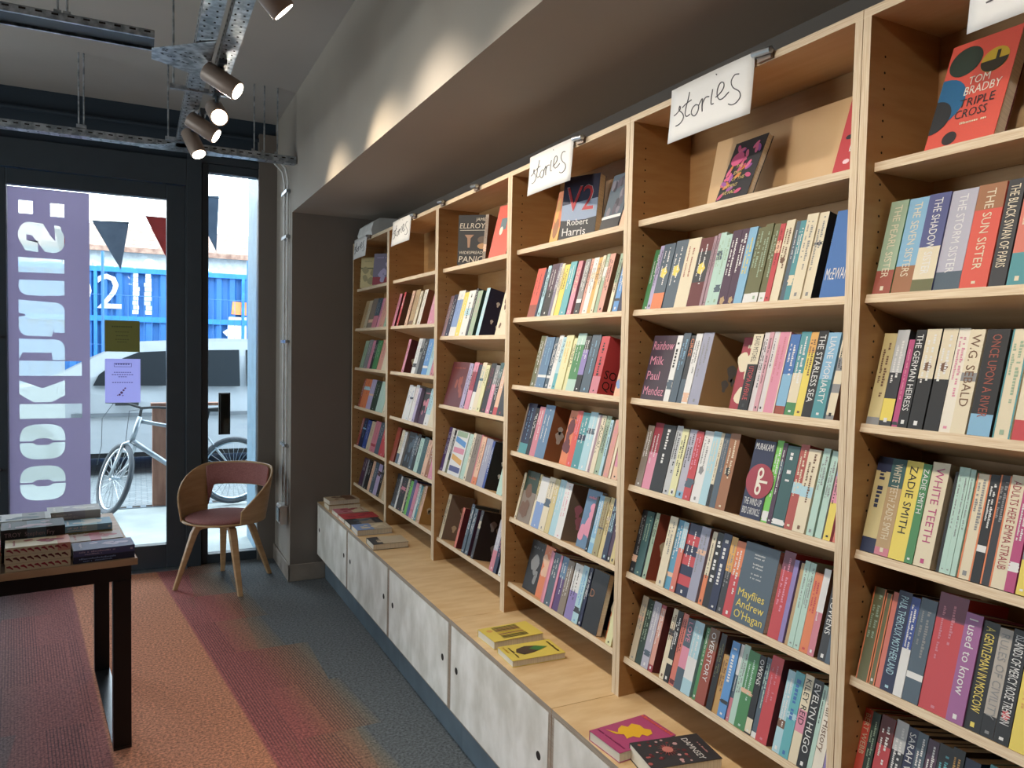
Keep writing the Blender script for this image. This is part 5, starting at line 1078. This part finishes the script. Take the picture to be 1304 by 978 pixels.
# parked car, side on
CARY = 10.0
e = empty('parked_car', (0.2, CARY + .9, 0)); tag(e, 'silver estate car parked side-on outside the glass door', 'car')
prof = [(-3.20, .32), (-3.28, .62), (-3.15, .88), (-2.35, 1.03), (-1.78, 1.36), (-1.42, 1.545), (-.4, 1.61), (1.2, 1.61), (2.0, 1.52), (2.25, 1.10), (2.32, .60), (2.25, .32)]
def sect(s): return [(x, z) for x, z in prof]
mb = MB(); n = len(prof); ys = [(0.0, 1.0), (.06, 1.0), (1.74, 1.0), (1.8, 1.0)]
def cp(x, z, yoff):      # tumblehome: the cabin leans in above the waist
    lean = max(0, (z - 1.0)) * .28
    return (x, CARY + (lean if yoff == 0 else 1.8 - lean), z)
A = [cp(x, z, 0) for x, z in prof]; B = [cp(x, z, 1) for x, z in prof]
mb.mesh(A + B, [tuple(range(n)), tuple(reversed(range(n, 2 * n)))] + [(i, (i + 1) % n, n + (i + 1) % n, n + i) for i in range(n)])
child(bevel(mb.build('car_body', 'carpaint'), .05, 3), e)
def sidepoly(pts, name, mat, dy=.008):
    mb = MB(); P0 = [Vector(cp(x, z, 0)) - Vector((0, dy, 0)) for x, z in pts]; P1 = [p + Vector((0, dy * .9, 0)) for p in P0]; n = len(pts)
    mb.mesh(P0 + P1, [tuple(range(n))] + [(i, (i + 1) % n, n + (i + 1) % n, n + i) for i in range(n)]); return child(mb.build(name, mat), e)
sidepoly([(-1.78, 1.07), (-1.72, 1.20), (-1.50, 1.38), (-1.30, 1.47), (-1.0, 1.49), (-1.0, 1.07)], 'side_window', 'carglass', .014)
sidepoly([(-.93, 1.06), (-.93, 1.50), (-.15, 1.52), (-.15, 1.06)], 'side_window', 'carglass', .014)
sidepoly([(-.07, 1.06), (-.07, 1.52), (.95, 1.52), (.95, 1.06)], 'side_window', 'carglass', .014)
sidepoly([(1.03, 1.06), (1.03, 1.52), (1.85, 1.46), (2.0, 1.10)], 'side_window', 'carglass', .014)
sidepoly([(-2.0, .70), (2.2, .70), (2.2, .745), (-2.0, .745)], 'side_trim', newmat('car_trim_grey', hx('6a7076'), .5), .02)
sidepoly([(-1.55, .835), (-1.30, .835), (-1.30, .87), (-1.55, .87)], 'door_handle', 'tyre', .03)
for x in (-.97, .99): sidepoly([(x, .36), (x + .012, .36), (x + .012, 1.05), (x, 1.05)], 'door_seam', 'tyre', .009)
mb = MB(); mb.box(-2.02, -1.86, CARY - .20, CARY - .02, 1.03, 1.16); child(bevel(mb.build('wing_mirror', 'tyre'), .03), e)
for x in (-2.45, 1.5):
    for yy in (CARY - .02, CARY + 1.62):
        mb = MB(); mb.cyl((x, yy, .33), (x, yy + .2, .33), .325, 28); wl = child(bevel(mb.build('wheel', 'tyre'), .02), e)
        mb = MB(); mb.cyl((x, yy - .008, .33), (x, yy + .0, .33), .20, 20); hc = mb.build('hubcap', 'steel'); hc.parent = wl
mb = MB(); mb.box(-2.3, 2.1, CARY + .1, CARY + 1.7, .2, .4); child(mb.build('underbody', 'tyre'), e)

# bicycle
BK = empty('bicycle', (-1.0, 7.75, 0)); tag(BK, 'silver mountain bicycle leaning at the post outside the door', 'bicycle')
WR = .335; fc = Vector((-1.50, 7.70, WR)); rc_ = Vector((-.46, 7.85, WR))
def wheel(c, ax, name):
    ax = Vector(ax).normalized(); b = ax.cross(Vector((0, 0, 1))).normalized(); a = b.cross(ax).normalized()
    rim = [c + (a * math.cos(t) + b * math.sin(t)) * (WR - .024) for t in [i * 2 * math.pi / 40 for i in range(40)]]
    mb = MB(); mb.tube(rim, .024, 8, closed=True); w_ = child(mb.build(name, newmat('bicycle_tyre', hx('3c4046'), .7), smooth=True), BK)
    mb = MB(); mb.tube([c + (p - c) * .90 for p in rim], .010, 6, closed=True); mb.cyl(c - ax * .04, c + ax * .04, .022, 10)
    for i in range(28): t = i * 2 * math.pi / 28; mb.cyl(c + ax * (.02 if i % 2 else -.02), c + (a * math.cos(t) + b * math.sin(t)) * (WR - .05), .0022, 4, cap=False)
    r = mb.build('rim_and_spokes', 'steel'); r.parent = w_
wheel(fc, (.90, .36, -.27), 'wheel'); wheel(rc_, (-.1, 1, 0), 'wheel')
head_b = Vector((-1.36, 7.68, .68)); head_t = Vector((-1.30, 7.70, .86)); bb = Vector((-.88, 7.80, .30)); st_ = Vector((-.72, 7.81, .80))
mb = MB()
for a, b, r in ((head_t, st_ + Vector((.02, 0, -.08)), .018), (head_b, bb, .024), (bb, st_, .016), (bb, rc_, .011), (st_ + Vector((0, 0, -.1)), rc_, .009), (head_b, head_t + Vector((.01, 0, .04)), .022)): mb.tube([a, b], r, 10)
child(mb.build('bike_frame', newmat('bike_frame_silver', hx('9aa2aa'), .3, metal=.5), smooth=True), BK)
mb = MB(); sv = Vector((.90, .36, -.27)) * .055
mb.tube([head_b, head_b + Vector((-.02, 0, -.04)) + sv, fc + sv * .9], .014, 8); mb.tube([head_b, head_b + Vector((-.02, 0, -.04)) - sv, fc - sv * .9], .014, 8)
child(mb.build('fork', 'steel', smooth=True), BK)
mb = MB(); ht = head_t + Vector((.02, 0, .12)); hv = Vector((.62, -.30, 0)).normalized()
mb.tube([head_t, ht], .013, 8); mb.tube([ht - hv * .33 + Vector((0, 0, .05)), ht - hv * .14 + Vector((0, 0, .045)), ht, ht + hv * .14 + Vector((0, 0, .01)), ht + hv * .34 + Vector((0, 0, .0))], .012, 8)
child(mb.build('handlebar', 'tyre', smooth=True), BK)
mb = MB(); mb.tube([ht - hv * .25 + Vector((0, 0, .05)), ht - hv * .36 + Vector((0, -.05, -.10)), ht - hv * .30 + Vector((-.06, -.05, -.35)), fc + Vector((-.14, -.03, .14))], .003, 5)
mb.tube([ht + hv * .1, ht + Vector((-.10, -.06, -.02)), head_b + Vector((-.05, -.02, 0))], .003, 5); child(mb.build('brake_cable', 'frame', smooth=True), BK)
mb = MB(); mb.tube([st_, st_ + Vector((.03, 0, .14))], .013, 8); mb.mesh([(st_ + Vector(p)) for p in ((-.16, -.03, .15), (-.16, .03, .15), (.12, .075, .17), (.12, -.075, .17), (-.16, -.02, .13), (-.16, .02, .13), (.12, .06, .13), (.12, -.06, .13))], [(0, 1, 2, 3), (4, 5, 6, 7), (0, 1, 5, 4), (1, 2, 6, 5), (2, 3, 7, 6), (3, 0, 4, 7)])
child(mb.build('saddle', 'tyre'), BK)
mb = MB(); mb.cyl(bb + Vector((0, -.05, 0)), bb + Vector((0, -.045, 0)), .09, 24); mb.tube([bb + Vector((0, -.06, 0)), bb + Vector((.12, -.06, -.11))], .009, 6); mb.box(bb.x + .07, bb.x + .17, bb.y - .12, bb.y - .05, bb.z - .125, bb.z - .105)
child(mb.build('crankset', 'steel'), BK)
mb = MB(); mb.box(-1.185, -1.02, 8.0, 8.16, -.01, .97)
tag(bevel(mb.build('timber_post', 'rustpost'), .006), 'square brown post outside, behind the bicycle frame', 'post')
mb = MB(); mb.box(-1.20, -.55, 8.01, 8.13, .971, 1.0)
tag(mb.build('timber_rail', 'rustpost'), 'horizontal brown rail lying on the post outside', 'rail')
